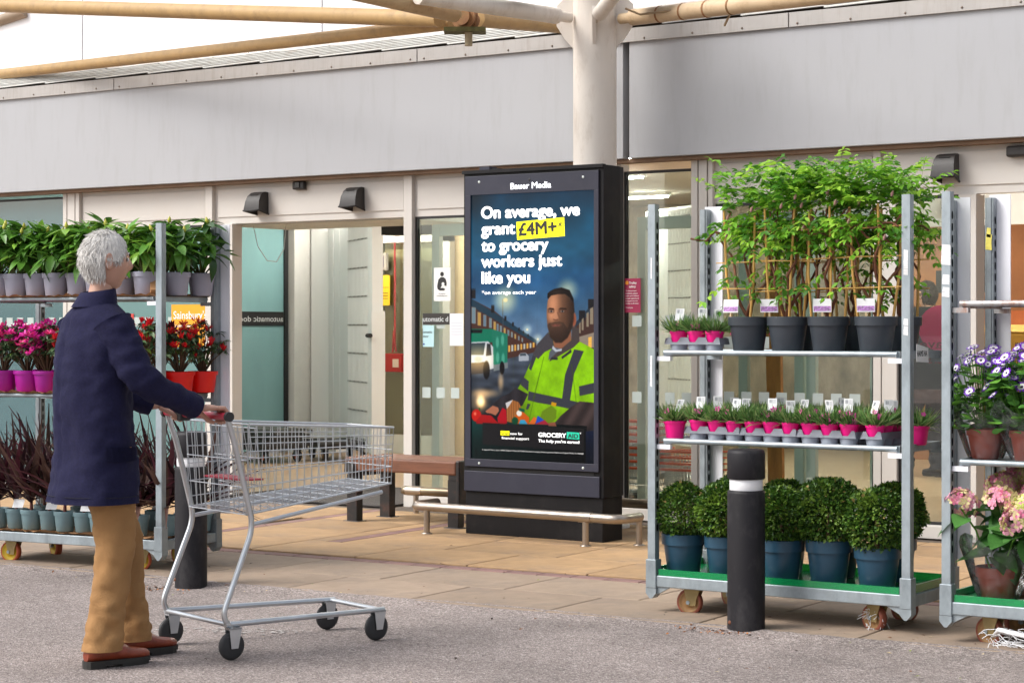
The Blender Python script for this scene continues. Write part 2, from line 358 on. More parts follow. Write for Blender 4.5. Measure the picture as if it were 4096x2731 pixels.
# sloping louvre slats above the flashing, white gutter edge, upper cladding
for i, x in enumerate(np.arange(-18.1, 3.2, .62)):
    mb = MB(); L_ = 3.1
    a = Vector((x-L_, 12.165+.002*(i % 3), 3.515)); b = Vector((x, 12.285+.002*(i % 3), 3.598))
    for k, (dz, h) in enumerate(((0, .012), (.017, .006))):
        mb.add([a+Vector((0, 0, dz)), b+Vector((0, 0, dz)), b+Vector((0, .03, dz)), a+Vector((0, .03, dz)),
                a+Vector((0, 0, dz+h)), b+Vector((0, 0, dz+h)), b+Vector((0, .03, dz+h)), a+Vector((0, .03, dz+h))],
               [(3, 2, 1, 0), (4, 5, 6, 7), (0, 1, 5, 4), (1, 2, 6, 5), (2, 3, 7, 6), (3, 0, 4, 7)])
    bpart('louvre_slat', mb, alu)
bpart('louvre_void', MB().box((-21, 12.42, 3.45), (3, 12.46, 3.62)), mat('louvre_dark', (.09, .07, .055), .9))
for a, b in ((-21, -13.4), (-13.395, -10.9), (-10.895, -8.4), (-8.395, -5.9), (-5.895, 3)):
    bpart('gutter_edge', MB().box((a, 12.30, 3.615), (b, 12.40, 3.675)), mat('gutter_white', (.80, .76, .72), .5, var=.05, dirt=(.5, .38, .3), dirt_amt=.4, dirt_scale=8, dirt_stretch=(4, 1, .5)), .003)
xs = [-21.09, -18.37, -15.65, -12.93, -10.21, -7.49, -4.77, -2.05, .67, 3.39]
for a, b in zip(xs, xs[1:]):
    bpart('cladding_panel', MB().box((a+.010, 12.41, 3.60), (b-.010, 12.46, 7.2)), whitec)
bpart('cladding_backing', MB().box((-21, 12.475, 3.4), (3.3, 12.52, 7.15)), mat('joint_dark', (.05, .045, .06), .8))
# transom band
bpart('transom_backing', MB().box((-12.9, 12.296, 2.235), (-7.36, 12.36, 2.552)), cream)
bpart('transom_backing', MB().box((-6.6, 12.296, 2.245), (3, 12.36, 2.552)), cream)
for a, b, z0 in ((-12.80, -11.365, 2.29), (-11.22, -9.30, 2.29), (-9.165, -7.37, 2.29), (-6.55, -5.405, 2.30), (-5.325, 2.9, 2.30)):
    bpart('transom_panel', MB().box((a, 12.287, z0), (b, 12.299, 2.52)), cream, .002)
def mullion(a, b, z0=.0, z1=2.552, y0=12.255, y1=12.37):
    bpart('mullion', MB().box((a, y0, z0), (b, y1, z1)), cream, .003)
for a, b in ((-13.01, -12.965), (-12.955, -12.865), (-12.855, -12.81), (-11.335, -11.255), (-9.275, -9.195), (-7.36, -7.325), (-6.755, -6.705), (-6.695, -6.63), (-6.62, -6.585), (-5.39, -5.335)):
    mullion(a, b, y0=12.265 if b == -5.335 else 12.255)
mullion(-2.6, -2.5, 0, 2.243, 12.27, 12.38); mullion(-.9, -.8, 0, 2.243, 12.27, 12.38); mullion(-11.115, -11.02, 0, 2.232, 12.24, 12.36); mullion(-5.33, -5.225, 0, 2.243, 12.27, 12.38); mullion(-4.80, -4.68, 0, 2.243, 12.27, 12.42)
bpart('mullion_gap', MB().box((-13.0, 12.28, 0), (-12.82, 12.30, 2.55)), cream_d); bpart('mullion_gap', MB().box((-6.74, 12.28, 0), (-6.60, 12.30, 2.55)), cream_d)
bpart('door_head_soffit', MB().box((-11.25, 12.37, 2.225), (-9.27, 13.2, 2.30)), mat('soffit_pale', (.6, .62, .58), .6))
bpart('door_operator', MB().box((-10.3, 13.3, 2.16), (-9.3, 13.5, 2.30)), black)
# panes, black gaskets, sills
teal = mat('teal_frosted', (.20, .37, .385), .14, var=.10, scale=1.2, stretch=(1, 1, .5), spec=.6)
def pane(a, b, z0, z1, m=glass, y=12.31, frosted=(), gas=True):
    p = bpart('glass_pane', MB().box((a+.018, y, z0+.018), (b-.018, y+.008, z1-.018)), m)
    if gas:
        g = MB()
        g.box((a, y-.012, z0), (a+.018, y+.02, z1)); g.box((b-.018, y-.012, z0), (b, y+.02, z1))
        g.box((a+.018, y-.012, z0), (b-.018, y+.02, z0+.018)); g.box((a+.018, y-.012, z1-.018), (b-.018, y+.02, z1))
        bpart('gasket', g, black, parent=p)
    if frosted:
        q = MB()
        for z in frosted:
            for x in np.arange(a+.06, b-.08, .135): q.box((x, y-.0025, z-.04), (x+.078, y-.0008, z+.04))
        bpart('frosted_squares', q, mat('frost_vinyl', (.45, .52, .50), .7, var=.05), parent=p, kind='stuff')
    return p
w1 = pane(-21, -13.012, .12, 2.53, clear('blue_reflection_glass', (.5, .68, .72), .10, .05, haze=.42, hcol=(.16, .35, .39)), frosted=(1.43,))  # blue-teal haze in the pane stands in for its reflections
w2 = pane(-12.808, -11.337, .12, 2.235, clear('teal_glass', (.55, .85, .82), .06, .12, haze=.55, hcol=(.22, .42, .42)), frosted=(1.43, .9))
pane(-9.193, -7.362, .10, 2.235, glass, frosted=(.885, 1.415))
pane(-7.323, -6.757, .10, 2.50, glass, frosted=(.885, 1.43))
pane(-6.583, -5.392, .10, 2.243, clear('door_glass', (.84, .92, .89), .03), frosted=(.90, 1.28))
pane(-5.223, -4.802, .10, 2.243, glass); pane(-2.498, -.902, .10, 2.243, glass, frosted=(.9,)); pane(-.798, 2.9, .10, 2.243, glass, frosted=(.9,))
for a, b in ((-21, -12.81), (-12.808, -11.337), (-9.193, -7.362), (-7.323, -6.757), (-6.583, -5.392), (-5.223, -4.802)):
    bpart('sill', MB().box((a, 12.22, .0155), (b, 12.38, .10)), cream, .004)
# sliding leaves: pale green frames just behind the glass
pg = mat('pale_green_frame', (.64, .69, .64), .45, var=.04)
for a, b in ((-9.14, -8.6), (-8.58, -7.5), (-6.48, -5.98), (-5.96, -5.42), (-7.3, -6.78)):
    mb = MB(); z1 = 2.18
    mb.box((a, 12.44, .03), (a+.07, 12.49, z1)); mb.box((b-.07, 12.44, .03), (b, 12.49, z1))
    mb.box((a+.07, 12.442, .03), (b-.07, 12.488, .12)); mb.box((a+.07, 12.442, z1-.09), (b-.07, 12.488, z1))
    bpart('sliding_leaf_frame', mb, pg, .003)
# ---------------- foyer interior (parts of the building)
wall_tan = mat('foyer_wall_tan', (.66, .49, .28), .7, var=.06)
wall_cream = mat('foyer_cream', (.68, .68, .65), .6, var=.05)
bpart('foyer_ceiling', MB().box((-22, 12.5, 2.86), (3.2, 24, 2.94)), mat('ceiling_cream', (.55, .5, .42), .8, var=.05))
bpart('foyer_wall', MB().box((-14.35, 12.55, .02), (-14.2, 15.3, 2.85)), mat('foyer_wall_teal', (.16, .36, .37), .5, var=.15, scale=2))
bpart('foyer_wall', MB().box((-14.35, 16.7, .02), (-14.13, 18.6, 2.85)), wall_cream)
bpart('foyer_wall', MB().box((-14.35, 15.301, 2.46), (-14.13, 16.69, 2.85)), wall_cream)
tl = bpart('frosted_door_leaf', MB().box((-14.20, 15.74, .06), (-14.17, 16.62, 2.45)), teal)
bpart('leaf_edge', MB().box((-14.165, 16.56, .06), (-14.15, 16.62, 2.45)), black, parent=tl)
bpart('leaf_band', MB().box((-14.168, 15.75, 1.40), (-14.158, 16.55, 1.55)), black, parent=tl)
lett = lettering('automatic door', (-14.156, 16.54, 1.445), mat('print_grey', (.5, .52, .52), .6), tl, width=.76, height=.06, bold=.02, rot=(R(90), 0, R(-90)))
bpart('partition', MB().box((-14.1, 17.3, .02), (-11.6, 17.36, 2.85)), wall_tan)
for a, b in ((-13.45, -13.34), (-12.55, -12.4)): bpart('partition_frame', MB().box((a, 17.2, .02), (b, 17.29, 2.7)), cream)
bpart('partition_frame', MB().box((-14.1, 17.2, 2.30), (-12.4, 17.28, 2.56)), cream); bpart('partition_frame', MB().box((-13.335, 17.21, .02), (-12.555, 17.28, .22)), pg)
bpart('partition_glass', MB().box((-13.33, 17.23, .23), (-12.56, 17.24, 2.29)), glass)
bpart('store_back_wall', MB().box((-14, 21.0, .02), (-8.3, 21.1, 2.85)), mat('store_dim', (.44, .37, .29), .8, var=.5, scale=1.6, stretch=(2, 1, 1)))
bpart('store_back_wall', MB().box((-8.28, 19.4, .02), (3, 19.5, 2.85)), mat('store_brown', (.34, .14, .05), .7, var=.25, scale=2))
bpart('store_side_wall', MB().box((3.0, 12.6, .02), (3.1, 19.3, 2.85)), mat('store_brown2', (.26, .14, .08), .8, var=.3, scale=2))
for i in range(7): bpart('wall_shelf', MB().box((-6.3, 19.2, .5+i*.22), (-4.4, 19.38, .53+i*.22)), mat('dark_shelf', (.10, .05, .03), .6))
# strip lights that are lit; the first is added to brighten the partition wall
for li, (x, y) in enumerate(((-12.9, 16.5), (-12.6, 14.2), (-11.4, 19.0), (-10.2, 16.4), (-8.6, 17.8), (-8.3, 14.4), (-6.3, 16.2), (-4.9, 14.2), (-4.5, 17.6))):
    t = thing('strip_light', 'lit strip light on the foyer ceiling, %s from the left' % ('first', 'second', 'third', 'fourth', 'fifth', 'sixth', 'seventh', 'eighth', 'ninth')[li], 'light', (x, y, 2.86), 0, 'strip lights on the foyer ceiling')
    obj('housing', MB().box((-.65, -.06, -.04), (.65, .06, 0)), mat('lamp_white', (.8, .8, .78), .5), t)
    obj('tube', MB().box((-.62, -.04, -.058), (.62, .04, -.041)), glow('warm_tube', (1, .94, .85), 85), t)
# ================================================================== CANOPY STEELWORK
colm = mat('column_paint', (.72, .665, .60), .5, var=.05, scale=5, stretch=(1, 1, .3), dirt=(.36, .27, .19), dirt_amt=.45, dirt_scale=7, dirt_stretch=(1, 1, .35))
ochre = mat('ochre_shaded_cream', (.43, .275, .115), .55, var=.10, scale=7, dirt=(.22, .14, .07), dirt_amt=.5, dirt_scale=9)  # yellowed cream, with the warm shading on the tubes put into the colour
rust = mat('rusty_node', (.30, .14, .06), .8, var=.4, scale=14, dirt=(.09, .10, .03), dirt_amt=.8, dirt_scale=8)
CX, CY = -7.19, 11.68
c = thing('canopy_column', 'tall cream steel column rising behind the advertising kiosk with hinged strut lugs', 'column', (CX, CY, 0))
obj('shaft', MB().lathe([(.150, .012), (.150, 3.42), (.150, 3.95), (.165, 3.96), (.165, 4.02), (.15, 4.03), (.15, 5.2), (0, 5.2)], 40), colm, c)
obj('base_plate', MB().lathe([(.24, .012), (.24, .035), (.15, .035)], 24), colm, c)
for sx in (-1, 1):
    lug = obj('lug_plate', MB().prism([(sx*.148, 3.30), (sx*.21, 3.37), (sx*.265, 3.46), (sx*.265, 3.60), (sx*.20, 3.66), (sx*.148, 3.74)], -.012, .012, 'y'), colm, c, rot=(0, 0, R(24)))
    obj('bolt', MB().lathe([(0, -.035), (.018, -.035), (.018, .035), (0, .035)], 6, (sx*.225, 0, 3.53), 0, False, 'y'), colm, lug)
obj('lug_plate', MB().prism([(-.145, 3.30), (-.20, 3.42), (-.24, 3.50), (-.22, 3.56), (-.145, 3.56)], -.012, .012, 'x'), colm, c, rot=(0, 0, R(30)))
def strut(label, pts, r, m, ends=True, clevis=None, bands=0):
    P = [Vector(p) for p in pts]; o0 = P[0]
    t = thing('canopy_strut', label, 'strut', o0)
    mb = MB().tube([p-o0 for p in P], r, 20); obj('pipe', mb, m, t)
    if clevis:
        d = (P[0]-P[1]).normalized()
        obj('clevis', MB().tube([-d*.005, d*.03], r*1.03, 16).tube([d*.03, d*.16], r*.55, 12, flat=1.2), m, t)
    d = (P[1]-P[0]).normalized(); bb = MB()
    for k in range(bands): bb.tube([d*(.25+.23*k), d*(.265+.23*k)], r*1.05, 16)
    if bands: obj('clip', bb, rust, t)
    return t
def at(x, y, d):            # plan helper in metres: sideways, height and distance as seen from the viewpoint
    k = (x-1176)/4573; ca, sa = math.cos(R(34)), math.sin(R(34)); u = k*d
    return Vector((u*ca-d*sa, u*sa+d*ca, 1.39-(y-750)/4573*d))
NODE = at(1068, 42, 13.35)
strut('ochre steel strut rising left from the rusty node, uppermost of the left pair', [at(1010, 44, 13.45), at(-60, 12, 17.6)], .058, ochre)
strut('ochre steel strut running level to the left along the louvres', [at(1040, 54, 13.55), at(-60, 178, 18.3)], .046, ochre)
strut('thick cream strut climbing up left out of the rusty node', [at(1045, 32, 13.2), at(560, -75, 11.6)], .058, mat('stained_cream', (.48, .34, .19), .55, var=.12, scale=8, dirt=(.25, .15, .07), dirt_amt=.6, dirt_scale=12))
strut('brown stained strut running from the rusty node behind the column', [at(1098, 45, 13.5), at(1345, 64, 14.6)], .056, MATS['ochre_shaded_cream'])
a, b = at(1272, 36, 13.55), at(960, -9, 12.7)
strut('pale cream strut hinged to the left lug of the column', [a, b], .055, colm, clevis=True)
a, b = at(1460, 40, 13.5), at(2150, -38, 11.4)
strut('cream strut with cable clips hinged to the right lug of the column', [a, b], .055, mat('cream_to_ochre', (.54, .40, .25), .5, var=.1, scale=3, dirt=(.3, .19, .09), dirt_amt=.5, dirt_scale=7), clevis=True, bands=4)
strut('short pale strut leaning out from the front of the column', [at(1380, 29, 13.4), at(1440, -50, 12.6)], .050, colm, clevis=True)
strut('flat ochre brace in the top left corner above the strut', [at(60, 28, 17.9), at(-60, 68, 18.3)], .05, mat('brown_brace', (.30, .22, .15), .6))
n = thing('strut_node', 'rusty mossy flange where the canopy struts meet, with drip pipe', 'joint', NODE)
ax = (at(1045, 32, 13.2)-NODE).normalized()
obj('flange', MB().tube([ax*.005, ax*.03], .085, 20).tube([-ax*.035, -ax*.01], .085, 20).tube([-ax*.12, ax*.06], .058, 16), rust, n)
obj('bracket', MB().cbox((0, 0, -.085), (.28, .16, .03), (0, 0, R(34))), mat('mossy_bracket', (.10, .09, .03), .9, var=.4, scale=20), n)
obj('drip_pipe', MB().tube([(.03, 0, -.09), (.03, 0, -.19)], .026, 12), mat('pipe_stained', (.4, .32, .2), .6, var=.2), n)
for k, (x, y, d, lab) in enumerate(((1212, -28, 13.2, 'round black ribbed floodlight above the column, left one'), (1474, -27, 13.2, 'round black ribbed floodlight above the column, right one'))):
    p = at(x, y, d)
    t = thing('roundel', lab, 'light', p, 0, 'floodlights above the column')  # dark ribbed ring of the canopy, built as a round housing
    h = obj('housing', MB().lathe([(0, -.05), (.10, -.05), (.155, -.02), (.15, -.015), (.165, 0), (.16, .006), (.172, .02), (.165, .028), (.178, .045), (.17, .07), (0, .07)], 32), mat('ring_black', (.02, .019, .017), .45), t, rot=(R(14), R(-6 if k else 6), 0))
    obj('rim', MB().lathe([(.172, .066), (.183, .066), (.183, .078), (.172, .078)], 32), mat('amber_glow_rim', (.6, .38, .08), .4), t, rot=(R(14), R(-6 if k else 6), 0))  # amber colour stands in for the glowing edge of the ring
    obj('bracket', MB().tube([(0, 0, .05), (CX-p.x, CY-p.y, .35)], .015, 8), colm, t)
cab = [at(1436, 20, 13.3), at(1470, 34, 13.3), at(1560, 22, 13.1), at(1640, 2, 12.9), at(1668, 14, 12.85), at(1676, 34, 12.85), at(1664, 60, 12.9)]
obj('cable', MB().tube([p-cab[0] for p in cab], .008, 6), mat('cable_tan', (.35, .25, .15), .7), loc=cab[0], label='thin tan cable looping down from the right hand strut', category='cable')
# ================================================================== WALL LAMPS AND SENSORS
lampb = mat('lamp_plastic', (.022, .019, .018), .5, var=.2, scale=30, bump=.1, bscale=200)
def hood(x, z, label, y=12.286, s=1.):
    t = thing('wall_hood_lamp', label, 'lamp', (x, y, z), 0, 'black hooded lamps on the entrance band')
    prof = [(0, .075), (-.03, .077), (-.065, .070), (-.098, .045), (-.118, .005), (-.128, -.045), (-.13, -.062), (-.122, -.062), (-.11, -.02), (-.09, .025), (-.06, .05), (0, .055)]
    mb = MB(); w0 = .062
    # curved shell with closed cheeks
    rings = []
    for i, (yy, zz) in enumerate(prof[:7]): rings.append((yy, zz))
    n = len(rings); ws = [.052, .053, .056, .061, .066, .070, .074]
    vs = []
    for (yy, zz), w_ in zip(rings, ws): vs += [(-w_, yy, zz), (w_, yy, zz)]
    mb.add(vs, [(2*i, 2*i+1, 2*i+3, 2*i+2) for i in range(n-1)], 0, True)
    inn = [(a*.93, b, c-.006) for a, b, c in vs]
    mb.add(inn, [(2*i+2, 2*i+3, 2*i+1, 2*i) for i in range(n-1)], 0, True)
    for sgn in (0, 1):
        poly = [vs[2*i+sgn] for i in range(n)]; s_ = -1 if sgn == 0 else 1
        poly += [(s_*.055, 0, -.085)]
        mb.add(poly, [tuple(range(len(poly))) if sgn == 0 else tuple(range(len(poly)-1, -1, -1))])
        mb.add([(p[0]*.93, p[1], p[2]) for p in poly], [tuple(range(len(poly)-1, -1, -1)) if sgn == 0 else tuple(range(len(poly)))])
    obj('shell', mb, lampb, t)
    obj('lip', MB().tube([(-.055, 0, -.085), (-.074, -.13, -.062), (.074, -.13, -.062), (.055, 0, -.085)], .006, 6), lampb, t)
    r = MB()
    for k in range(2): r.cbox((0, -.092-.004*k, .052-.017*k), (.066, .012, .004), (R(35), 0, 0))
    obj('vent_ribs', r, mat('lamp_rib', (.008, .008, .008), .6), t)
    obj('lens', MB().lathe([(0, -.055), (.03, -.05), (.042, -.03), (.042, 0), (0, 0)], 16, (0, -.055, -.005)), mat('lamp_lens', (.05, .035, .025), .25), t)
    t.scale = (s, s, s); return t
hood(-10.73, 2.395, 'black hooded wall lamp over the left doorway, nearest the frosted pane', s=1.12)
hood(-9.74, 2.395, 'black hooded wall lamp over the left doorway, right of the small sensor', s=1.12)
hood(-4.86, 2.42, 'black hooded wall lamp over the right doorway above the climbing plants', s=1.12)
hood(-6.0, 2.40, 'black hooded lamp inside the right doorway, under the strip light', y=15.3, s=1.0).parent = None
obj('lamp_support', MB().box((-6.4, 15.301, 2.2), (-5.0, 15.36, 2.86)), wall_cream, bld, loc=-B0)
t = thing('motion_sensor', 'small black box sensor between the two left hooded lamps', 'sensor', (-10.32, 12.286, 2.515))
obj('body', MB().box((-.06, -.05, -.03), (.06, -.008, .035)), lampb, t, bevel=.01)
obj('mount', MB().box((-.05, -.008, -.035), (.05, 0, .03)), mat('mount_grey', (.3, .28, .26), .6), t)
obj('eye', MB().box((-.02, -.058, -.015), (.02, -.05, .025)), mat('sensor_eye', (.01, .01, .012), .15), t)
t = thing('door_sensor_bar', 'long black sensor bar at the top right above the right doorway', 'sensor', (-4.28, 12.286, 2.50))
obj('body', MB().box((-.19, -.06, -.035), (.35, 0, .035)), lampb, t, bevel=.014)
# ================================================================== ADVERTISING KIOSK
KX, KY = -7.14, 10.82
k = thing('advertising_kiosk', 'tall dark freestanding digital advertising kiosk showing a charity advert', 'kiosk', (KX, KY, 0))
kblack = mat('kiosk_black', (.008, .0075, .009), .5, spec=.25, var=.25, scale=3, dirt=(.06, .055, .05), dirt_amt=.25, dirt_scale=4)
slate = mat('kiosk_slate', (.036, .037, .055), .45, spec=.3, var=.12, scale=2, dirt=(.10, .10, .11), dirt_amt=.12, dirt_scale=5)
obj('plinth', MB().box((-.535, .006, .012), (.535, .25, .30)), kblack, k, bevel=.006)
# casing: flat front, bowed sides
prof = [(-.545, 0), (.545, 0), (.548, .10), (.545, .20), (.53, .27), (.50, .315), (-.50, .315), (-.53, .27), (-.545, .20), (-.548, .10)]
obj('casing', MB().prism(prof, .30, 2.42, 'z'), kblack, k, bevel=.003)
obj('lower_panel', MB().box((-.535, -.012, .30), (.52, 0, .435)), slate, k, bevel=.004)
obj('vent_slot', MB().box((-.49, -.004, .437), (.475, 0, .462)), mat('slot_mesh', (.008, .008, .009), .8, var=.5, scale=200), k)
bz = MB(); SX0, SX1, SZ0, SZ1 = -.480, .480, .515, 2.26
bz.box((-.525, -.016, .465), (.515, -.001, SZ0)); bz.box((-.525, -.016, SZ0), (SX0, -.001, SZ1)); bz.box((SX1, -.016, SZ0), (.515, -.001, SZ1)); bz.box((-.525, -.016, SZ1), (.515, -.001, 2.385))
obj('bezel', bz, slate, k, bevel=.002)
obj('top_hood', MB().box((-.548, -.02, 2.402), (.548, .02, 2.424)), kblack, k)
for bx, bzz in ((-.41, 2.345), (.40, 2.345), (-.41, .487), (.40, .487)): obj('screw', MB().lathe([(0, -.003), (.007, -.003), (.009, 0)], 10, (bx, -.016, bzz), 0, True, 'y'), mat('screw_bright', (.6, .65, .62), .35), k)
for bx in (-.38, .37): obj('plinth_hole', MB().lathe([(0, -.002), (.012, -.002), (.012, .004)], 12, (bx, .006, .19), 0, True, 'y'), black, k)
obj('sensor_hole', MB().lathe([(0, -.001), (.008, -.001), (.009, 0)], 12, (-.01, -.0162, 2.345), 0, True, 'y'), black, k)
obj('roof_box', MB().box((-.44, .03, 2.42), (-.36, .12, 2.45)), slate, k); obj('roof_box', MB().box((-.345, .04, 2.42), (-.29, .10, 2.435)), kblack, k)
lettering('Bauer Media', (0.0, -.0175, 2.288), glow('sign_white', (.93, .95, 1), 1.25*SCR), k, width=.315, height=.042, bold=.03, align='CENTER')
# ---- the picture on the screen, painted as colours on a fine grid
def paint_screen(W=300, H=545):
    S = 2; w_, h_ = W*S, H*S; yy, xx = np.mgrid[0:h_, 0:w_]; s = (xx+.5)/w_; t = (yy+.5)/h_
    I = np.zeros((h_, w_, 3)); rg = np.random.default_rng(4)
    def noise(cx, cy, seed):
        g = np.random.default_rng(seed).random((cy+2, cx+2)); u = s*cx; v = t*cy; i = u.astype(int); j = v.astype(int); fu = u-i; fv = v-j
        fu = fu*fu*(3-2*fu); fv = fv*fv*(3-2*fv)
        return g[j, i]*(1-fu)*(1-fv)+g[j, i+1]*fu*(1-fv)+g[j+1, i]*(1-fu)*fv+g[j+1, i+1]*fu*fv
    cl = .5*noise(4, 9, 1)+.3*noise(9, 20, 2)+.2*noise(20, 44, 3)
    stops = [(0, (3, 52, 78)), (.1, (4, 78, 108)), (.22, (30, 96, 130)), (.33, (44, 94, 138)), (.42, (72, 112, 148)), (.52, (96, 122, 150)), (.6, (110, 126, 142))]
    for c in range(3): I[..., c] = np.interp(t, [q[0] for q in stops], [q[1][c] for q in stops])
    I *= (.72+.5*cl)[..., None]; I *= (1-.45*np.clip((.25-s)/.25, 0, 1)*np.clip((.22-t)/.22, 0, 1))[..., None]
    def poly(pts, col, soft=0., shade=None, al=1.):
        P = np.array(pts, float); x0, x1 = P[:, 0].min(), P[:, 0].max(); y0, y1 = P[:, 1].min(), P[:, 1].max()
        a = max(0, int(x0*w_)-3); b = min(w_, int(x1*w_)+4); c = max(0, int(y0*h_)-3); d = min(h_, int(y1*h_)+4)
        if a >= b or c >= d: return
        ss = s[c:d, a:b]; tt = t[c:d, a:b]; ins = np.zeros(ss.shape, bool); n = len(P)
        for i in range(n):
            xa, ya = P[i]; xb_, yb = P[(i+1) % n]
            if ya == yb: continue
            cr = ((ya > tt) != (yb > tt)) & (ss < (xb_-xa)*(tt-ya)/(yb-ya)+xa); ins ^= cr
        m_ = ins.astype(float)
        for _ in range(int(soft)):
            m_ = (m_+np.roll(m_, 1, 0)+np.roll(m_, -1, 0)+np.roll(m_, 1, 1)+np.roll(m_, -1, 1))/5
        m_ *= al; C = np.array(col, float)[None, None]*np.ones(ss.shape+(1,))
        if shade is not None: C = C*shade(ss, tt)[..., None]
        I[c:d, a:b] = I[c:d, a:b]*(1-m_[..., None])+C*m_[..., None]
    def ell(cx, cy, rx, ry, col, soft=.15, al=1., add=False, rot=0):
        asp = h_/w_; dx = (s-cx); dy = (t-cy)*asp; c, q = math.cos(rot), math.sin(rot); u = (dx*c+dy*q)/rx; v = (-dx*q+dy*c)/(ry*asp)
        rr_ = np.sqrt(u*u+v*v); m_ = np.clip((1+soft-rr_)/(2*soft), 0, 1)*al; m_ = m_*m_*(3-2*m_)
        C = np.array(col, float)
        if add: I[:] = I+C*m_[..., None]
        else: I[:] = I*(1-m_[..., None])+C*m_[..., None]
    Q = lambda x, y: ((x-27)/1045, .33+y*.000438)
    PQ = lambda L_: [Q(*p) for p in L_]
    # street, wet road
    poly(PQ([(20, 640), (560, 600), (1080, 560), (1080, 1560), (20, 1560)]), (62, 70, 82), 2, lambda a, b: np.interp(b, [.6, .72, .85, 1], [1.25, .9, .35, .1]))
    I[:] = I*np.where((t > .6)[..., None], (.75+.5*noise(14, 60, 8))[..., None], 1)
    # terraces
    poly(PQ([(20, 140), (230, 250), (330, 330), (590, 500), (590, 600), (340, 660), (20, 700)]), (78, 50, 42), 1)
    poly(PQ([(20, 140), (230, 262), (590, 500), (590, 530), (20, 205)]), (36, 62, 78), 1)
    for x, y, sz in ((45, 90, 36), (215, 225, 28), (325, 310, 18), (390, 360, 15), (442, 405, 13), (480, 430, 10), (520, 455, 9)):
        poly(PQ([(x-sz/2, y-sz*.6), (x+sz/2, y-sz*.6), (x+sz/2, y+sz*1.4), (x-sz/2, y+sz*1.4)]), (34, 32, 34), 1)
        for q in (-.35, 0, .35): poly(PQ([(x+q*sz-sz*.1, y-sz), (x+q*sz+sz*.1, y-sz), (x+q*sz+sz*.1, y-sz*.5), (x+q*sz-sz*.1, y-sz*.5)]), (30, 28, 30))
    for i, (x, y, wd, hh) in enumerate(((48, 290, 32, 140), (97, 320, 26, 115), (145, 335, 22, 100), (195, 355, 20, 85), (232, 380, 17, 75), (258, 395, 14, 66), (285, 408, 13, 60), (318, 425, 13, 55), (350, 440, 12, 50), (380, 455, 11, 46), (410, 470, 10, 42), (440, 485, 9, 38), (470, 500, 8, 34))):
        poly(PQ([(x-wd/2-3, y-hh/2-6), (x+wd/2+3, y-hh/2), (x+wd/2+3, y+hh/2), (x-wd/2-3, y+hh/2-4)]), (140, 130, 115), 1)
        poly(PQ([(x-wd/2, y-hh/2), (x+wd/2, y-hh/2+5), (x+wd/2, y+hh/2), (x-wd/2, y+hh/2-4)]), ((120, 140, 150), (190, 150, 80), (110, 130, 145))[i % 3], 1)
    for i in range(9): x = 350+i*26; poly(PQ([(x, 545-i*3), (x+16, 545-i*3), (x+16, 600-i*5), (x, 604-i*5)]), ((225, 170, 80), (190, 190, 180))[i % 2], 2)
    poly(PQ([(900, 370), (1080, 170), (1080, 600), (930, 560)]), (76, 52, 46), 1); poly(PQ([(900, 370), (1080, 170), (1080, 230), (905, 400)]), (44, 60, 74), 1)
    for x, y in ((1045, 180), (970, 275)): poly(PQ([(x-26, y-25), (x+26, y-25), (x+26, y+60), (x-26, y+60)]), (34, 33, 36), 1)
    for x, y, wd, hh in ((1048, 300, 26, 130), (1015, 330, 20, 110), (975, 370, 16, 90), (952, 400, 12, 80)):
        poly(PQ([(x-wd/2, y-hh/2), (x+wd/2, y-hh/2-14), (x+wd/2, y+hh/2), (x-wd/2, y+hh/2)]), (150, 135, 115), 1)
    poly(PQ([(945, 470), (1080, 430), (1080, 560), (945, 560)]), (150, 135, 120), 1); poly(PQ([(1022, 475), (1050, 468), (1050, 560), (1022, 560)]), (250, 190, 90), 1)
    # lamps
    poly(PQ([(298, 150), (304, 150), (308, 420), (301, 420)]), (70, 80, 90), 1); ell(*Q(325, 155), .075, .04, (120, 95, 40), .8, 1, True); ell(*Q(325, 157), .018, .008, (255, 240, 180), .3)
    for x, y in ((512, 410), (602, 492)): ell(*Q(x, y), .03, .016, (70, 65, 45), .8, 1, True); ell(*Q(x, y), .008, .004, (255, 240, 200), .3)
    ell(*Q(850, 75), .06, .03, (110, 90, 45), .9, 1, True)
    # van
    poly(PQ([(20, 405), (205, 405), (225, 520), (20, 525)]), (10, 120, 92), 1); poly(PQ([(205, 405), (345, 450), (342, 690), (222, 720)]), (28, 122, 98), 1)
    poly(PQ([(20, 410), (125, 412), (120, 440), (20, 440)]), (10, 22, 24), 1)
    for x, y in ((255, 520), (300, 500), (258, 650), (305, 660)): ell(*Q(x, y), .014, .022, (90, 175, 150), .3, .7)
    poly(PQ([(20, 520), (175, 512), (218, 560), (222, 745), (170, 760), (150, 690), (120, 690), (100, 790), (20, 790)]), (196, 200, 206), 1)
    poly(PQ([(20, 530), (150, 524), (135, 630), (20, 632)]), (46, 62, 72), 1); poly(PQ([(165, 530), (195, 535), (205, 630), (155, 640)]), (40, 44, 50), 1)
    poly(PQ([(222, 715), (345, 690), (345, 740), (222, 770)]), (120, 128, 130), 1)
    poly(PQ([(20, 700), (140, 690), (130, 790), (20, 800)]), (60, 56, 56), 2)
    for x, y, r_ in ((160, 760, .028), (296, 740, .02)): ell(*Q(x, y), r_, r_*1.25, (16, 16, 18), .15)
    ell(*Q(85, 670), .10, .04, (140, 110, 60), .9, 1, True); ell(*Q(88, 668), .035, .012, (255, 245, 210), .5)
    poly(PQ([(440, 630), (455, 610), (500, 608), (525, 635), (525, 675), (440, 680)]), (170, 175, 185), 2); poly(PQ([(452, 615), (498, 612), (505, 632), (450, 635)]), (70, 80, 90), 1)
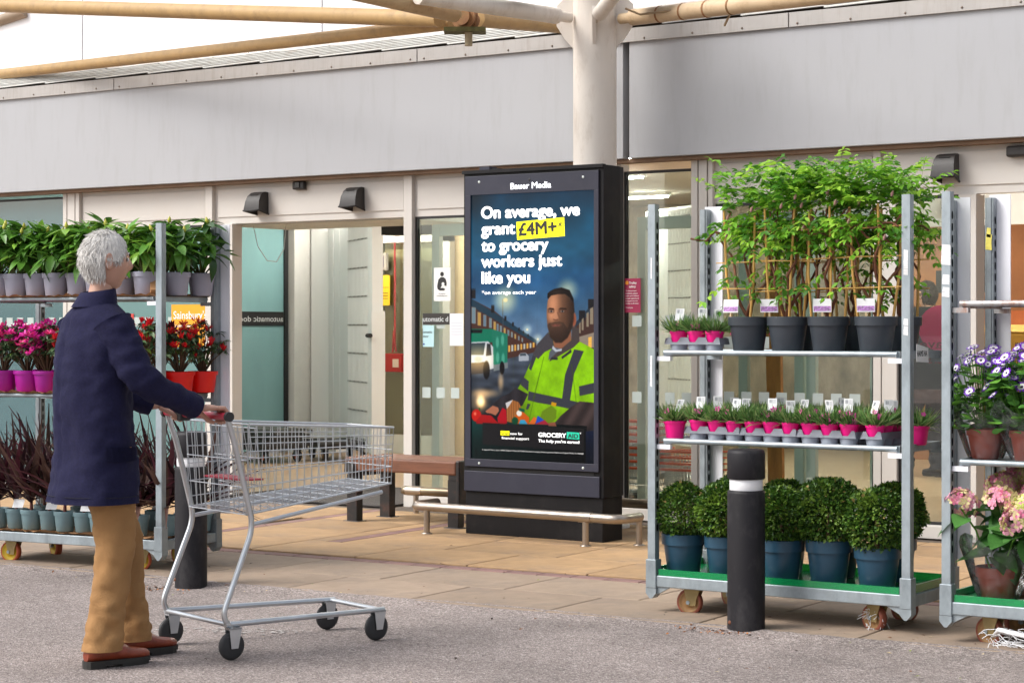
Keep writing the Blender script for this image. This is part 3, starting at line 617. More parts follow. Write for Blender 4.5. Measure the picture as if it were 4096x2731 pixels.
    # reflections
    for x, y0, y1, wd in ((100, 950, 1110, 60), (150, 930, 990, 90), (285, 800, 920, 20), (120, 1000, 1080, 30)): ell(*Q(x, (y0+y1)/2), wd/1045, (y1-y0)*.000438/2, (120, 88, 48), .9, 1, True)
    ell(*Q(105, 1030), .03, .02, (120, 105, 80), .7, 1, True)
    # ---------- the figure
    poly(PQ([(800, 560), (950, 520), (1080, 580), (1080, 1560), (860, 1560), (600, 1200)]), (60, 70, 10), 1)
    nf = .5*noise(10, 16, 21)+.3*noise(22, 34, 22)+.2*noise(60, 90, 23)
    def FOLD(a, b): i0 = int(round(b[0, 0]*h_-.5)); j0 = int(round(a[0, 0]*w_-.5)); return .80+.36*nf[i0:i0+a.shape[0], j0:j0+a.shape[1]]
    hv = lambda a, b: np.clip(1.08-.35*np.clip((.50-a)/.2, -.5, 1)-.55*np.clip((b-.76)/.2, 0, 1), .25, 1.15)*FOLD(a, b)
    poly(PQ([(700, 430), (585, 600), (540, 690), (470, 850), (420, 930), (400, 1010), (500, 1160), (520, 1220), (900, 1230), (1080, 1250), (1080, 580), (960, 515)]), (130, 182, 4), 1, hv)
    tape = (62, 64, 72)
    poly(PQ([(560, 625), (590, 640), (545, 760), (525, 740)]), tape, 1); poly(PQ([(480, 815), (525, 850), (520, 935), (455, 880)]), tape, 1)
    poly(PQ([(905, 575), (985, 590), (905, 780), (870, 1010), (805, 995), (830, 790)]), tape, 1)
    poly(PQ([(525, 935), (620, 955), (780, 985), (950, 1020), (945, 1090), (740, 1050), (600, 1030), (515, 1010)]), tape, 1)
    poly(PQ([(945, 885), (1080, 850), (1080, 935), (950, 965)]), tape, 1); poly(PQ([(515, 1040), (540, 1045), (520, 1090), (500, 1090)]), tape, 1)
    for a0, b0 in (((650, 640), (520, 1200)), ((620, 760), (560, 1000)), ((880, 700), (940, 1180))):
        poly(PQ([a0, (a0[0]+5, a0[1]), (b0[0]+5, b0[1]), b0]), (70, 100, 5), 1, al=.6)
    # sleeves and hands
    dk = (50, 46, 50)
    poly(PQ([(410, 905), (520, 960), (470, 1060), (330, 1100), (260, 1090), (205, 1060), (290, 990), (360, 955)]), dk, 1, lambda a, b: .8+.5*np.sin(a*30)**2*.5)
    poly(PQ([(950, 1010), (1080, 1020), (1080, 1260), (960, 1320), (720, 1225), (800, 1130), (880, 1060)]), (72, 58, 56), 1, lambda a, b: .7+.4*np.sin(a*25+b*30)**2)
    poly(PQ([(150, 1115), (215, 1065), (262, 1080), (270, 1110), (240, 1150), (200, 1135), (160, 1130)]), (178, 112, 84), 1)
    # grey hood / collar and shirt
    poly(PQ([(690, 430), (600, 530), (560, 620), (605, 660), (660, 600), (740, 560), (730, 500)]), (74, 70, 74), 1)
    poly(PQ([(890, 380), (945, 400), (950, 510), (900, 560), (800, 620), (700, 680), (720, 600), (880, 500)]), (78, 68, 66), 1)
    poly(PQ([(740, 540), (800, 570), (690, 670), (700, 600)]), (96, 100, 108), 1); poly(PQ([(728, 545), (760, 580), (805, 570), (800, 590), (750, 598), (722, 570)]), (190, 195, 205), 1)
    poly(PQ([(715, 645), (770, 645), (768, 665), (712, 663)]), (45, 47, 52), 1); poly(PQ([(800, 640), (880, 575), (885, 600), (805, 658)]), (50, 52, 58), 1)
    # neck, head
    poly(PQ([(720, 440), (880, 420), (880, 500), (800, 570), (740, 560)]), (150, 98, 72), 2)
    ell(*Q(903, 325), .019, .026, (160, 92, 66), .25); ell(*Q(900, 325), .009, .014, (110, 58, 42), .5, .7)
    def fshade(a, b):
        v = .50+.62*np.exp(-((a-.672)/.062)**2)*np.exp(-((b-.415)/.075)**2)+.20*np.exp(-((a-.655)/.03)**2-((b-.462)/.02)**2)
        return np.clip(v-.22*np.clip((a-.77)/.06, 0, 1), .30, 1.12)
    head = PQ([(684, 170), (700, 120), (760, 92), (850, 98), (892, 170), (902, 290), (892, 380), (850, 470), (800, 515), (752, 515), (708, 470), (684, 390), (676, 300), (678, 230)])
    poly(head, (190, 132, 98), 3, fshade)
    poly(PQ([(682, 372), (700, 352), (722, 352), (740, 345), (790, 345), (818, 352), (850, 400), (880, 330), (900, 300), (890, 400), (852, 478), (802, 522), (750, 522), (704, 474)]), (58, 42, 33), 5, lambda a, b: 1.25-.5*np.clip((b-.50)/.05, 0, 1)-.3*np.clip((a-.74)/.06, 0, 1), al=.80)
    poly(PQ([(706, 362), (732, 352), (790, 352), (806, 366), (790, 388), (722, 390)]), (110, 74, 56), 4, al=.55)
    poly(PQ([(718, 372), (748, 366), (790, 370), (776, 380), (735, 382)]), (148, 88, 76), 1); poly(PQ([(716, 371), (748, 373), (792, 370), (770, 375), (735, 375)]), (70, 38, 32), 1)
    poly(PQ([(682, 140), (684, 104), (706, 84), (742, 66), (800, 55), (868, 78), (900, 150), (908, 262), (896, 282), (886, 190), (872, 142), (830, 112), (770, 112), (715, 122), (690, 150)]), (36, 27, 22), 2, lambda a, b: .8+.6*np.exp(-((a-.70)/.06)**2-((b-.372)/.012)**2))
    poly(PQ([(874, 150), (904, 190), (905, 300), (890, 310), (886, 210)]), (70, 48, 36), 4, al=.6)
    for x0_, w1_ in ((686, 56), (776, 72)):
        poly(PQ([(x0_-2, 240), (x0_+14, 228), (x0_+w1_-4, 232), (x0_+w1_, 246), (x0_+w1_, 268), (x0_, 268)]), (92, 60, 46), 6, al=.55)
        poly(PQ([(x0_-2, 240), (x0_+16, 226), (x0_+w1_-10, 230), (x0_+w1_, 243), (x0_+w1_-12, 241), (x0_+16, 237)]), (44, 30, 23), 2)
    for x in (715, 808): ell(*Q(x, 256), .0135, .0030, (158, 148, 142), .5); ell(*Q(x, 256), .0062, .0036, (30, 38, 46), .25); poly(PQ([(x-16, 253), (x, 248), (x+16, 253), (x, 251)]), (40, 26, 20), 1); poly(PQ([(x-14, 268), (x+14, 268), (x+10, 278), (x-10, 278)]), (120, 80, 62), 4, al=.5)
    poly(PQ([(744, 250), (758, 250), (772, 300), (778, 318), (762, 328), (740, 326), (728, 316), (736, 300)]), (214, 152, 116), 5, al=.6); poly(PQ([(730, 318), (752, 326), (776, 318), (768, 331), (752, 334), (735, 330)]), (92, 54, 42), 2, al=.8)
    poly(PQ([(760, 262), (772, 262), (790, 316), (780, 320)]), (110, 72, 54), 4, al=.5)
    # groceries and crate
    poly(PQ([(30, 1195), (1010, 1215), (1010, 1560), (30, 1560)]), (4, 66, 62), 1, lambda a, b: np.interp(a, [0, .5, .8, 1], [1, .6, .12, .1]))
    poly(PQ([(1000, 1260), (1080, 1250), (1080, 1560), (1000, 1560)]), (14, 32, 66), 1)
    for i in range(6): poly(PQ([(60+i*60, 1440+i*6), (75+i*60, 1440+i*6), (80+i*60, 1500), (66+i*60, 1500)]), (2, 34, 34), 1)
    ell(*Q(72, 1155), .042, .024, (200, 28, 14), .12); ell(*Q(60, 1140), .012, .007, (255, 130, 100), .6, .8); poly(PQ([(92, 1085), (104, 1090), (106, 1120), (98, 1115)]), (60, 90, 20), 1)
    poly(PQ([(70, 1200), (120, 1145), (200, 1150), (260, 1210), (330, 1215), (330, 1235), (70, 1225)]), (172, 14, 18), 1); poly(PQ([(255, 1170), (300, 1080), (332, 1100), (340, 1215), (260, 1210)]), (180, 12, 32), 1)
    poly(PQ([(330, 1040), (385, 1012), (440, 1030), (470, 1100), (420, 1215), (340, 1200)]), (186, 116, 58), 1, lambda a, b: .75+.4*np.sin(a*160)**2*.6); poly(PQ([(325, 1040), (390, 1010), (360, 1060), (338, 1090)]), (210, 205, 205), 1)
    poly(PQ([(405, 1160), (450, 1085), (530, 1160), (525, 1215), (420, 1215)]), (206, 92, 18), 1); ell(*Q(443, 1125), .022, .011, (240, 232, 220), .15); poly(PQ([(442, 1078), (490, 1090), (488, 1116), (444, 1104)]), (12, 88, 66), 1)
    ell(*Q(408, 1190), .026, .014, (6, 76, 48), .15); poly(PQ([(455, 1180), (490, 1180), (515, 1215), (440, 1215)]), (60, 160, 200), 1); poly(PQ([(520, 1215), (570, 1150), (600, 1170), (575, 1215)]), (222, 110, 40), 1)
    poly(PQ([(640, 1100), (715, 1050), (760, 1090), (755, 1160), (700, 1215), (600, 1215)]), (110, 140, 20), 1); poly(PQ([(600, 1140), (640, 1165), (690, 1210), (580, 1215)]), (30, 80, 190), 1); poly(PQ([(718, 1020), (760, 1030), (752, 1060), (712, 1050)]), (212, 156, 20), 1)
    poly(PQ([(570, 1215), (660, 1175), (700, 1215)]), (170, 40, 60), 1); poly(PQ([(690, 1200), (745, 1190), (760, 1225), (690, 1225)]), (150, 88, 66), 1)
    for _ in range(2): I[1:-1, 1:-1] = (I[1:-1, 1:-1]*2+I[:-2, 1:-1]+I[2:, 1:-1]+I[1:-1, :-2]+I[1:-1, 2:])/6
    I *= (1+.10*(rg.random((h_, w_))-.5))[..., None]
    I *= np.interp(t, [0, .85, .93, 1], [1, 1, .55, .38])[..., None]
    poly([(.095, .862), (.918, .872), (.918, .955), (.095, .945)], (30, 29, 30), 0)
    I = 255*np.clip(I/255, 0, 1)**1.06
    I = np.clip(I, 0, 255).reshape(H, S, W, S, 3).mean((1, 3))/255
    return np.where(I <= .04045, I/12.92, ((I+.055)/1.055)**2.4)
PW, PH = 300, 545
pic = paint_screen(PW, PH)
gx = np.linspace(SX0, SX1, PW+1); gz = np.linspace(SZ1, SZ0, PH+1)
V_ = np.stack(np.meshgrid(gx, gz), -1).reshape(-1, 2); V_ = np.stack([V_[:, 0], np.full(len(V_), -.006), V_[:, 1]], 1)
ii = np.arange(PH)[:, None]*(PW+1)+np.arange(PW)[None]; F_ = np.stack([ii+PW+1, ii+PW+2, ii+1, ii], -1).reshape(-1, 4)
me = bpy.data.meshes.new('screen'); me.vertices.add(len(V_)); me.vertices.foreach_set('co', V_.reshape(-1)); me.loops.add(F_.size); me.loops.foreach_set('vertex_index', F_.reshape(-1).astype(np.int32))
me.polygons.add(len(F_)); me.polygons.foreach_set('loop_start', (np.arange(len(F_))*4).astype(np.int32)); me.polygons.foreach_set('loop_total', np.full(len(F_), 4, np.int32)); me.update(calc_edges=True)
ca = me.color_attributes.new('picture', 'FLOAT_COLOR', 'CORNER'); cc = np.ones((len(F_)*4, 4)); cc[:, :3] = np.repeat(pic.reshape(-1, 3), 4, 0); ca.data.foreach_set('color', cc.reshape(-1))
sm_ = bpy.data.materials.new('lit_screen'); sm_.use_nodes = True; N_ = sm_.node_tree.nodes; b_ = N_['Principled BSDF']; at_ = N_.new('ShaderNodeVertexColor'); at_.layer_name = 'picture'
sm_.node_tree.links.new(at_.outputs[0], b_.inputs['Emission Color']); b_.inputs['Emission Strength'].default_value = SCR; b_.inputs['Base Color'].default_value = (.004, .004, .005, 1); b_.inputs['Roughness'].default_value = .25; b_.inputs['Specular IOR Level'].default_value = .2
me.materials.append(sm_); scr = put('screen', me, k)
def spos(s, t, dy=-.0075): return (SX0+s*(SX1-SX0), dy, SZ1-t*(SZ1-SZ0))
sw = glow('screen_white', (1, 1, 1), SCR); sb = glow('screen_black', (.012, .011, .012), SCR); sy = glow('screen_yellow', srgb(245, 238, 0), SCR); sg = glow('screen_green', srgb(20, 160, 130), SCR)
for tx, s0, s1, tb in (('On average, we', .088, .882, .089), ('grant', .088, .362, .150), ('to grocery', .090, .632, .2135), ('workers just', .088, .742, .2735), ('like you', .092, .484, .335)):
    lettering(tx, spos(s0, tb), sw, scr, width=(s1-s0)*.96, height=.080, bold=.056)
ym = MB(); ym.add([spos(*q, -.0078) for q in ((.376, .107), (.762, .0955), (.768, .165), (.383, .174))], [(3, 2, 1, 0)]); obj('highlight_box', ym, sy, scr)
lettering('£4M+', spos(.400, .1585, -.0092), sb, scr, width=.290, height=.084, bold=.05, roll=R(2.4)); lettering('*', spos(.715, .146, -.0092), sb, scr, width=.03, height=.062, bold=.02)
lettering('*on average each year', spos(.09, .377), sw, scr, width=.43, height=.026, bold=.004)
ym = MB(); ym.add([spos(*q, -.0078) for q in ((.247, .8905), (.319, .8905), (.319, .907), (.247, .907))], [(3, 2, 1, 0)]); obj('highlight_box', ym, sy, scr)
lettering('Scan', spos(.252, .9045, -.0092), sb, scr, width=.062, height=.020, bold=.03); lettering('now for', spos(.326, .904), sw, scr, width=.098, height=.018); lettering('financial support', spos(.255, .9215), sw, scr, width=.215, height=.018)
lettering('GROCERY', spos(.556, .9075), sw, scr, width=.212, height=.028, bold=.045)
ym = MB(); ym.add([spos(*q, -.0078) for q in ((.783, .886), (.882, .8875), (.882, .9125), (.783, .911))], [(3, 2, 1, 0)]); obj('logo_box', ym, sg, scr)
lettering('AID', spos(.793, .908, -.0092), sb, scr, width=.076, height=.028, bold=.045); lettering('®', spos(.886, .892), sw, scr, width=.010, height=.010)
lettering("The help you've earned", spos(.556, .9275), sw, scr, width=.312, height=.019, bold=.03)
lettering('A registered Charity, reg no. 1095897 (England & Wales) & SC039255 (Scotland). A company limited by guarantee. Registered in England & Wales No 04620683', spos(.092, .966), glow('screen_dim', (.45, .45, .45), SCR), scr, width=.79, height=.0085)
# ================================================================== LOW STEEL RAILS
steel = mat('stainless', (.40, .35, .30), .3, metal=.9, var=.12, scale=3, dirt=(.25, .16, .1), dirt_amt=.25, dirt_scale=8)
bronze = mat('dull_bronze_rail', (.24, .19, .13), .38, metal=.7, var=.2, scale=5)
def bend(P, r=.09, n=5):
    P = [Vector(p) for p in P]; out = [P[0]]
    for a, b, c in zip(P, P[1:], P[2:]):
        d1 = (a-b).normalized(); d2 = (c-b).normalized()
        for i in range(n+1):
            t = i/n; p = b+d1*r*(1-t)**2+d2*r*t**2; out.append(p)
    out.append(P[-1]); return out
t = thing('guard_rail', 'polished low steel tube rail curving round the front of the kiosk', 'rail', (-7.1, 10.64, 0))
w2l = lambda x, y, z: (x+7.1, y-10.64, z)
obj('tube', MB().tube(bend([w2l(-8.0, 10.95, .195), w2l(-8.0, 10.66, .195), w2l(-6.34, 10.60, .195), w2l(-6.34, 10.84, .195)], .10), .030, 14), steel, t)
for x, y in ((-7.87, 10.655), (-6.60, 10.61), (-6.34, 10.83)):
    obj('post', MB().tube([w2l(x, y, .014), w2l(x, y, .185)], .021, 12).lathe([(0, .0145), (.038, .0145), (.038, .02), (.024, .024)], 14, w2l(x, y, 0)), steel, t)
obj('sleeve', MB().tube([w2l(-6.65, 10.61, .195), w2l(-6.55, 10.607, .195)], .0335, 14), steel, t)
t = thing('guard_rail', 'dull bronze low rail along the window behind the kiosk', 'rail', (-7.6, 11.78, 0))
obj('tube', MB().tube([(-1.3, 0, .18), (1.45, 0, .18)], .034, 12).lathe([(0, 0), (.03, 0), (.034, .03)], 10, (-1.32, 0, .18), 0, True, 'x'), bronze, t)
for x in (-1.2, -.42, .40, 1.30): obj('post', MB().tube([(x, 0, .014), (x, 0, .17)], .021, 10), steel, t)
obj('sleeve', MB().tube([(-1.28, 0, .18), (-1.14, 0, .18)], .0365, 12), steel, t)
# ================================================================== BENCH
wood = mat('bench_hardwood', (.17, .062, .030), .55, var=.3, scale=5, stretch=(.5, 6, 6), dirt=(.05, .03, .025), dirt_amt=.6, dirt_scale=3, dirt_stretch=(1, 3, 1), bump=.2, bscale=40)
iron = mat('bench_iron', (.012, .011, .012), .45, var=.3, scale=9, dirt=(.14, .05, .025), dirt_amt=.5, dirt_scale=9)
t = thing('bench', 'weathered brown wooden slab bench on black iron legs beside the kiosk', 'bench', (-8.4, 11.26, 0))
obj('seat', MB().box((-.47, -.235, .375), (.50, -.005, .47)), wood, t, bevel=.012); obj('seat', MB().box((-.47, .005, .377), (.50, .235, .468)), wood, t, bevel=.012)
for x in (-.41, .47):
    for y in (-.19, .19): obj('leg', MB().box((x-.045, y-.035, .012), (x+.045, y+.035, .345)).box((x-.07, y-.05, .0125), (x+.07, y+.05, .020)), iron, t, bevel=.004)
    obj('cross_bar', MB().box((x-.04, -.225, .335), (x+.04, .225, .3745)), iron, t, bevel=.003)
obj('end_plate', MB().box((.502, -.24, .14), (.535, .24, .478)), iron, t, bevel=.01)
obj('end_hook', MB().prism([(-.24, .372), (-.24, .42), (-.255, .43), (-.262, .36)], -.45, -.37, 'x'), iron, t)
# ================================================================== BOLLARDS
bolm = mat('bollard_rubber', (.013, .012, .015), .55, spec=.3, var=.25, scale=4, stretch=(1, 1, .6), dirt=(.085, .08, .08), dirt_amt=.45, dirt_scale=7, dirt_stretch=(1, 1, .5))
band = mat('white_band', (.78, .78, .80), .45, var=.04)
def bollard(x, y, label):
    t = thing('bollard', label, 'bollard', (x, y, 0), 0, 'black bollards with white bands')
    h = .83
    obj('shaft', MB().lathe([(.086, 0), (.086, h-.20), (.083, h-.187), (.074, h-.186), (.074, h-.134), (.083, h-.134)], 40), bolm, t)
    obj('cap', MB().lathe([(.083, h-.133), (.0865, h-.128), (.0865, h-.018), (.082, h-.004), (.072, h), (0, h+.003)], 40), bolm, t)
    obj('reflective_band', MB().lathe([(.0748, h-.185), (.0758, h-.183), (.0758, h-.137), (.0748, h-.135)], 40), band, t)
    obj('anchor_screw', MB().lathe([(0, -.004), (.008, -.004), (.010, 0)], 10, (-.045, -.0735, .045), 0, True, 'y'), mat('rust_screw', (.16, .06, .03), .8), t)
bollard(-4.20, 8.14, 'black bollard with white reflective band in front of the box ball plants')
bollard(-7.37, 7.86, 'black bollard standing in front of the left flower trolley')
# ================================================================== DANISH FLOWER TROLLEYS
def galvm(name, col, rustamt=.0):
    return mat(name, col, .48, metal=.55, var=.28, scale=11, stretch=(1, 1, .5), bump=.08, bscale=90, dirt=(.36, .40, .42) if not rustamt else (.28, .09, .03), dirt_amt=.75 if not rustamt else rustamt, dirt_scale=18, dirt_stretch=(1, 1, .45))
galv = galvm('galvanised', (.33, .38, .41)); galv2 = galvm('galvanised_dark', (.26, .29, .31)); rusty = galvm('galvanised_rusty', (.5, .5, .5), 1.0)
slotm = mat('slot_dark', (.05, .055, .06), .7); pvc = mat('white_board', (.82, .82, .87), .5, var=.03); ply = mat('plywood_deck', (.13, .10, .075), .8, var=.3, scale=8)
tyre_r = mat('tyre_red', (.30, .09, .055), .6, var=.2, scale=30); rim_b = mat('rim_brown', (.36, .20, .08), .6, var=.2, scale=20); rim_y = mat('rim_yellow', (.62, .42, .02), .5, var=.15, scale=20); fork_m = mat('fork_zinc', (.36, .27, .12), .5, metal=.4, var=.2, scale=14)
tyre_o = mat('tyre_orange', (.55, .12, .05), .6, var=.15)
TL, TW = 1.35, .565
def wheel(t, x, y, turn, rimm, tyrem, r=.064):
    g = obj('caster', MB().prism([(-.042, .133), (.042, .133), (.022, .08), (.018, r-.015), (-.018, r-.015), (-.03, .08)], -.029, -.025, 'y').prism([(-.042, .133), (.042, .133), (.022, .08), (.018, r-.015), (-.018, r-.015), (-.03, .08)], .025, .029, 'y').box((-.045, -.03, .1285), (.045, .03, .1345)), fork_m, t, (x, y, 0), (0, 0, turn))
    obj('tyre', MB().lathe([(r*.80, -.019), (r*.95, -.019), (r, -.010), (r, .010), (r*.95, .019), (r*.80, .019)], 28, (-.02, 0, r), 0, True, 'y'), tyrem, g)
    obj('rim', MB().lathe([(0, -.016), (r*.3, -.019), (r*.34, -.013), (r*.7, -.012), (r*.8, -.0195), (r*.8, .0195), (r*.7, .012), (r*.34, .013), (r*.3, .019), (0, .016)], 28, (-.02, 0, r), 0, True, 'y'), rimm, g)
    obj('hub_bolt', MB().lathe([(0, -.034), (.010, -.034), (.010, .034), (0, .034)], 6, (-.02, 0, r), 0, False, 'y'), galv, g)
def trolley(label, loc, rz, shelves, boards=True, rimm=rim_b, tyrem=tyre_r, turns=(0, 0, 0, 0), top=1.98, rusty_top=None, group='galvanised flower trolleys'):
    t = thing('flower_trolley', label, 'trolley', loc, rz, group)
    hx, hy = TL/2, TW/2
    fr = MB(); fr.box((-hx+.03, -hy, .137), (hx-.03, -hy+.035, .192)); fr.box((-hx+.03, hy-.035, .137), (hx-.03, hy, .192))
    fr.box((-hx, -hy+.03, .135), (-hx+.035, hy-.03, .190)); fr.box((hx-.035, -hy+.03, .135), (hx, hy-.03, .190))
    obj('base_frame', fr, galv, t, bevel=.004); obj('deck', MB().box((-hx+.036, -hy+.036, .172), (hx-.036, hy-.036, .186)), ply, t)
    for k_, (sx, sy) in enumerate(((-1, -1), (1, -1), (-1, 1), (1, 1))):
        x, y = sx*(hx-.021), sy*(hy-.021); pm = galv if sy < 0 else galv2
        pr = [(-.021, -.021), (.021, -.021), (.021, .021), (.012, .021), (.012, .026), (-.012, .026), (-.012, .021), (-.021, .021)]
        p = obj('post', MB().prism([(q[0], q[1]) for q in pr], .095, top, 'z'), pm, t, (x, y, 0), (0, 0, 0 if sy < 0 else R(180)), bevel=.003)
        so = MB()
        for z in np.arange(.42, top-.06, .052):
            n_ = 10; vs = [(0.0216*(-sx if sy < 0 else sx), .009*math.cos(a), z+(.017 if math.sin(a) > 0 else -.017)*min(1, abs(math.sin(a))*1.5)) for a in np.linspace(0, 2*math.pi, n_, endpoint=False)]
            so.add(vs, [tuple(range(n_)), tuple(range(n_-1, -1, -1))])
        obj('slots', so, slotm, p, kind='stuff')
        f = MB().box((-.028, -.028, .13), (.028, .028, .268)); f.prism([(-.028, .13), (.028, .13), (.028, .105), (.006, .08), (-.006, .08), (-.028, .105)], -.0275, .0275, 'y')
        f.prism([(sx*-.028, .136), (sx*-.095, .136), (sx*-.028, .10)], -.012, .012, 'y')
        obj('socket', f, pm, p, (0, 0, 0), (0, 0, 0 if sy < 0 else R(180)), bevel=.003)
    for k_, (sx, sy) in enumerate(((-1, -1), (1, -1), (-1, 1), (1, 1))): wheel(t, sx*(hx-.20), sy*(hy-.10), turns[k_], rimm, tyrem)
    for z, kind in shelves:
        m_ = {'g': galv, 'r': rusty}[kind]
        sh = MB(); a, b = hx-.075, hy-.04
        sh.box((-a, -b, z-.016), (a, b, z-.004)); rim = [(-a, -b-.004, z), (a, -b-.004, z)]
        s_ = obj('shelf', sh, m_, t)
        obj('shelf_rim', MB().tube([(-a, -b-.006, z-.010), (a, -b-.006, z-.010)], .0135, 10).tube([(-a, b+.006, z-.010), (a, b+.006, z-.010)], .0135, 10), m_, s_)
        for sx in (-1, 1): obj('shelf_rim', MB().box((sx*a-.008, -b, z-.03), (sx*a+.008, b, z+.004)), m_, s_)
        for sx in (-1, 1):
            for sy in (-1, 1): obj('hook', MB().box(((hx-.115) if sx > 0 else (-hx+.043), sy*(hy-.03)-.012, z-.050), ((hx-.043) if sx > 0 else (-hx+.115), sy*(hy-.03)+.012, z-.028)), pvc if kind == 'g' and sy < 0 else m_, s_)
    if boards:
        for sx in boards: obj('corner_board', MB().box((sx*hx-.02 if sx > 0 else -hx+.005, hy+.004, .30), (sx*hx+.06 if sx > 0 else -hx+.105, hy+.010, top+.015)), pvc, t)
    return t
T1 = trolley('galvanised flower trolley behind the right bollard, stacked with climbers, pinks and box balls', (-4.165, 8.63, 0), R(0), [(1.275, 'g'), (.85, 'g')], boards=(-1, 1), turns=(R(8), R(-20), R(160), R(20)))
T2 = trolley('galvanised flower trolley at the right edge with purple daisies and pink hydrangeas', (-2.635, 8.545, 0), R(0), [(1.50, 'r'), (.81, 'g')], boards=(-1,), turns=(R(-15), R(-15), R(40), R(0)))
c0 = Vector((-7.86, 8.145))
RZ3 = R(7)      # left trolley stands slightly turned
ux = Vector((math.cos(RZ3), math.sin(RZ3))); uy = Vector((-math.sin(RZ3), math.cos(RZ3)))
cen = c0-ux*(TL/2)+uy*(TW/2)
T3 = trolley('galvanised flower trolley on the left with rhododendrons, azaleas and dark spiky plants', (cen.x, cen.y, 0), RZ3, [(1.56, 'g'), (1.0, 'g')], boards=(1,), rimm=rim_y, tyrem=tyre_o, turns=(R(5), R(25), R(150), R(-15)), top=1.97)
def on(T, x, y, z): return Vector(T.location)+Euler((0, 0, T.rotation_euler.z)).to_matrix()@Vector((x, y, z))
# brown paper sheets lining the left trolley, green film trays on the right ones
paper = mat('kraft_paper', (.42, .22, .10), .85, var=.2, scale=9)
def sheet(T, z, label, seed):
    rg = random.Random(seed); n = 40; mb = MB(); a, b = TL/2-.055, TW/2-.015; vs = []; fs = []
    for i in range(n+1):
        x = -a+2*a*i/n; lip = .012+.012*rg.random(); 
        vs += [(x, -b-.012, .004+lip*rg.random()), (x, -b+.02, .004), (x, b-.02, .004), (x, b, .004+lip)]
    for i in range(n):
        for j in range(3): fs.append((i*4+j, i*4+4+j, i*4+5+j, i*4+1+j))
    mb.add(vs, fs)
    mb.add([(v[0], v[1], v[2]-.003) for v in vs], [tuple(reversed(f)) for f in fs])
    return obj('paper_liner', mb, paper, loc=on(T, 0, 0, z), rot=(0, 0, T.rotation_euler.z), label=label, category='paper', group='brown paper liners on the left trolley')
sheet(T3, 1.56, 'torn brown paper liner under the grey pots on the top shelf', 1)
sheet(T3, 1.0, 'torn brown paper liner under the red and purple pots', 2)
sheet(T3, .193, 'brown paper liner under the teal pots on the trolley base', 3)
obj('paper_scrap', MB().prism([(-.05, 0), (.06, -.01), (.075, .02), (.03, .03), (-.02, .065), (-.045, .06)], -.03, .03, 'y'), paper, loc=on(T3, .57, -.20, 1.585), rot=(0, R(6), RZ3+R(-50)), label='folded scrap of brown card at the right end of the top shelf', category='card')
green = clear('green_film', (.18, .80, .35), .05, .15, haze=.5, hcol=(.012, .42, .14))
def tray(T, label):
    a, b = TL/2-.012, TW/2-.006; mb = MB()
    z0 = .193
    mb.box((-a+.02, -b+.02, z0), (a-.02, b-.02, z0+.003))
    for lo, hi in (((-a+.045, -b, z0), (a-.045, -b+.012, z0+.03)), ((-a+.045, b-.012, z0), (a-.045, b, z0+.035)), ((-a, -b+.045, z0), (-a+.012, b-.045, z0+.035)), ((a-.012, -b+.045, z0), (a, b-.045, z0+.035))): mb.box(lo, hi)
    return obj('drip_tray', mb, green, loc=(T.location.x, T.location.y, 0), label=label, category='tray', group='green drip trays')
tray(T1, 'bright green plastic tray under the blue potted box balls'); tray(T2, 'bright green plastic tray under the hydrangea pots')
# paper stickers on the posts
stm = mat('sticker_white', (.8, .8, .8), .7, var=.08, scale=30, dirt=(.25, .25, .26), dirt_amt=.8, dirt_scale=60, dirt_stretch=(.3, 1, 3))
yel = mat('sticker_yellow', (.72, .62, .12), .7, var=.2, scale=40)
def stick(T, x, y, z0, z1, w_=.03, m=stm, label=None):
    rg = random.Random(int(z0*977)); pts = [(-w_/2, z0+.004*rg.random()), (w_/2, z0-.004*rg.random()), (w_/2*(.8+.3*rg.random()), (z0+z1)/2), (w_/2, z1), (-w_/2*.8, z1+.005*rg.random()), (-w_/2, (z0+z1)/2)]
    obj('sticker', MB().prism(pts, -.0008, 0, 'y'), m, T, (x, y-.0008, 0))
px_ = TL/2-.021
for z0, z1 in ((1.62, 1.73), (1.35, 1.39), (1.395, 1.425)): stick(T1, px_, -TW/2, z0, z1, .022)
for z0, z1, w_ in ((1.66, 1.745, .042), (1.575, 1.615, .034), (1.52, 1.56, .034)): stick(T2, -px_, -TW/2, z0, z1, w_)
stick(T1, -px_, -TW/2, 1.10, 1.25, .012); stick(T1, -px_, -TW/2, 1.62, 1.72, .008)
stick(T2, -px_, TW/2-.047, 1.74, 1.81, .03, yel); stick(T2, -px_, TW/2-.047, 1.80, 1.84, .02, yel); stick(T1, px_, TW/2-.047, 1.42, 1.49, .018)
lab = thing('shelf_label', 'torn white paper label taped to the end of the pinks shelf', 'label', on(T1, TL/2-.01, -.14, 1.262), R(90))
obj('paper', MB().prism([(-.06, -.03), (.08, -.035), (.075, .03), (.02, .04), (-.06, .05)], -.006, -.004, 'y'), mat('label_paper', (.78, .77, .75), .8, var=.05), lab)
lettering('HAMS HA', (-.055, -.0068, -.005), mat('ink', (.02, .02, .02), .8), lab, width=.115, height=.026, bold=.02)
rope = [on(T2, -.46, -.20, .05), on(T2, -.42, -.26, .085), on(T2, -.30, -.30, .075), on(T2, -.1, -.33, .055), on(T2, .15, -.34, .05), on(T2, .6, -.36, .05)]
r0 = rope[0]; rp_ = MB().tube([p-r0 for p in rope], [.016, .017, .016, .015, .014, .014], 9, flat=.6); rg = random.Random(8)
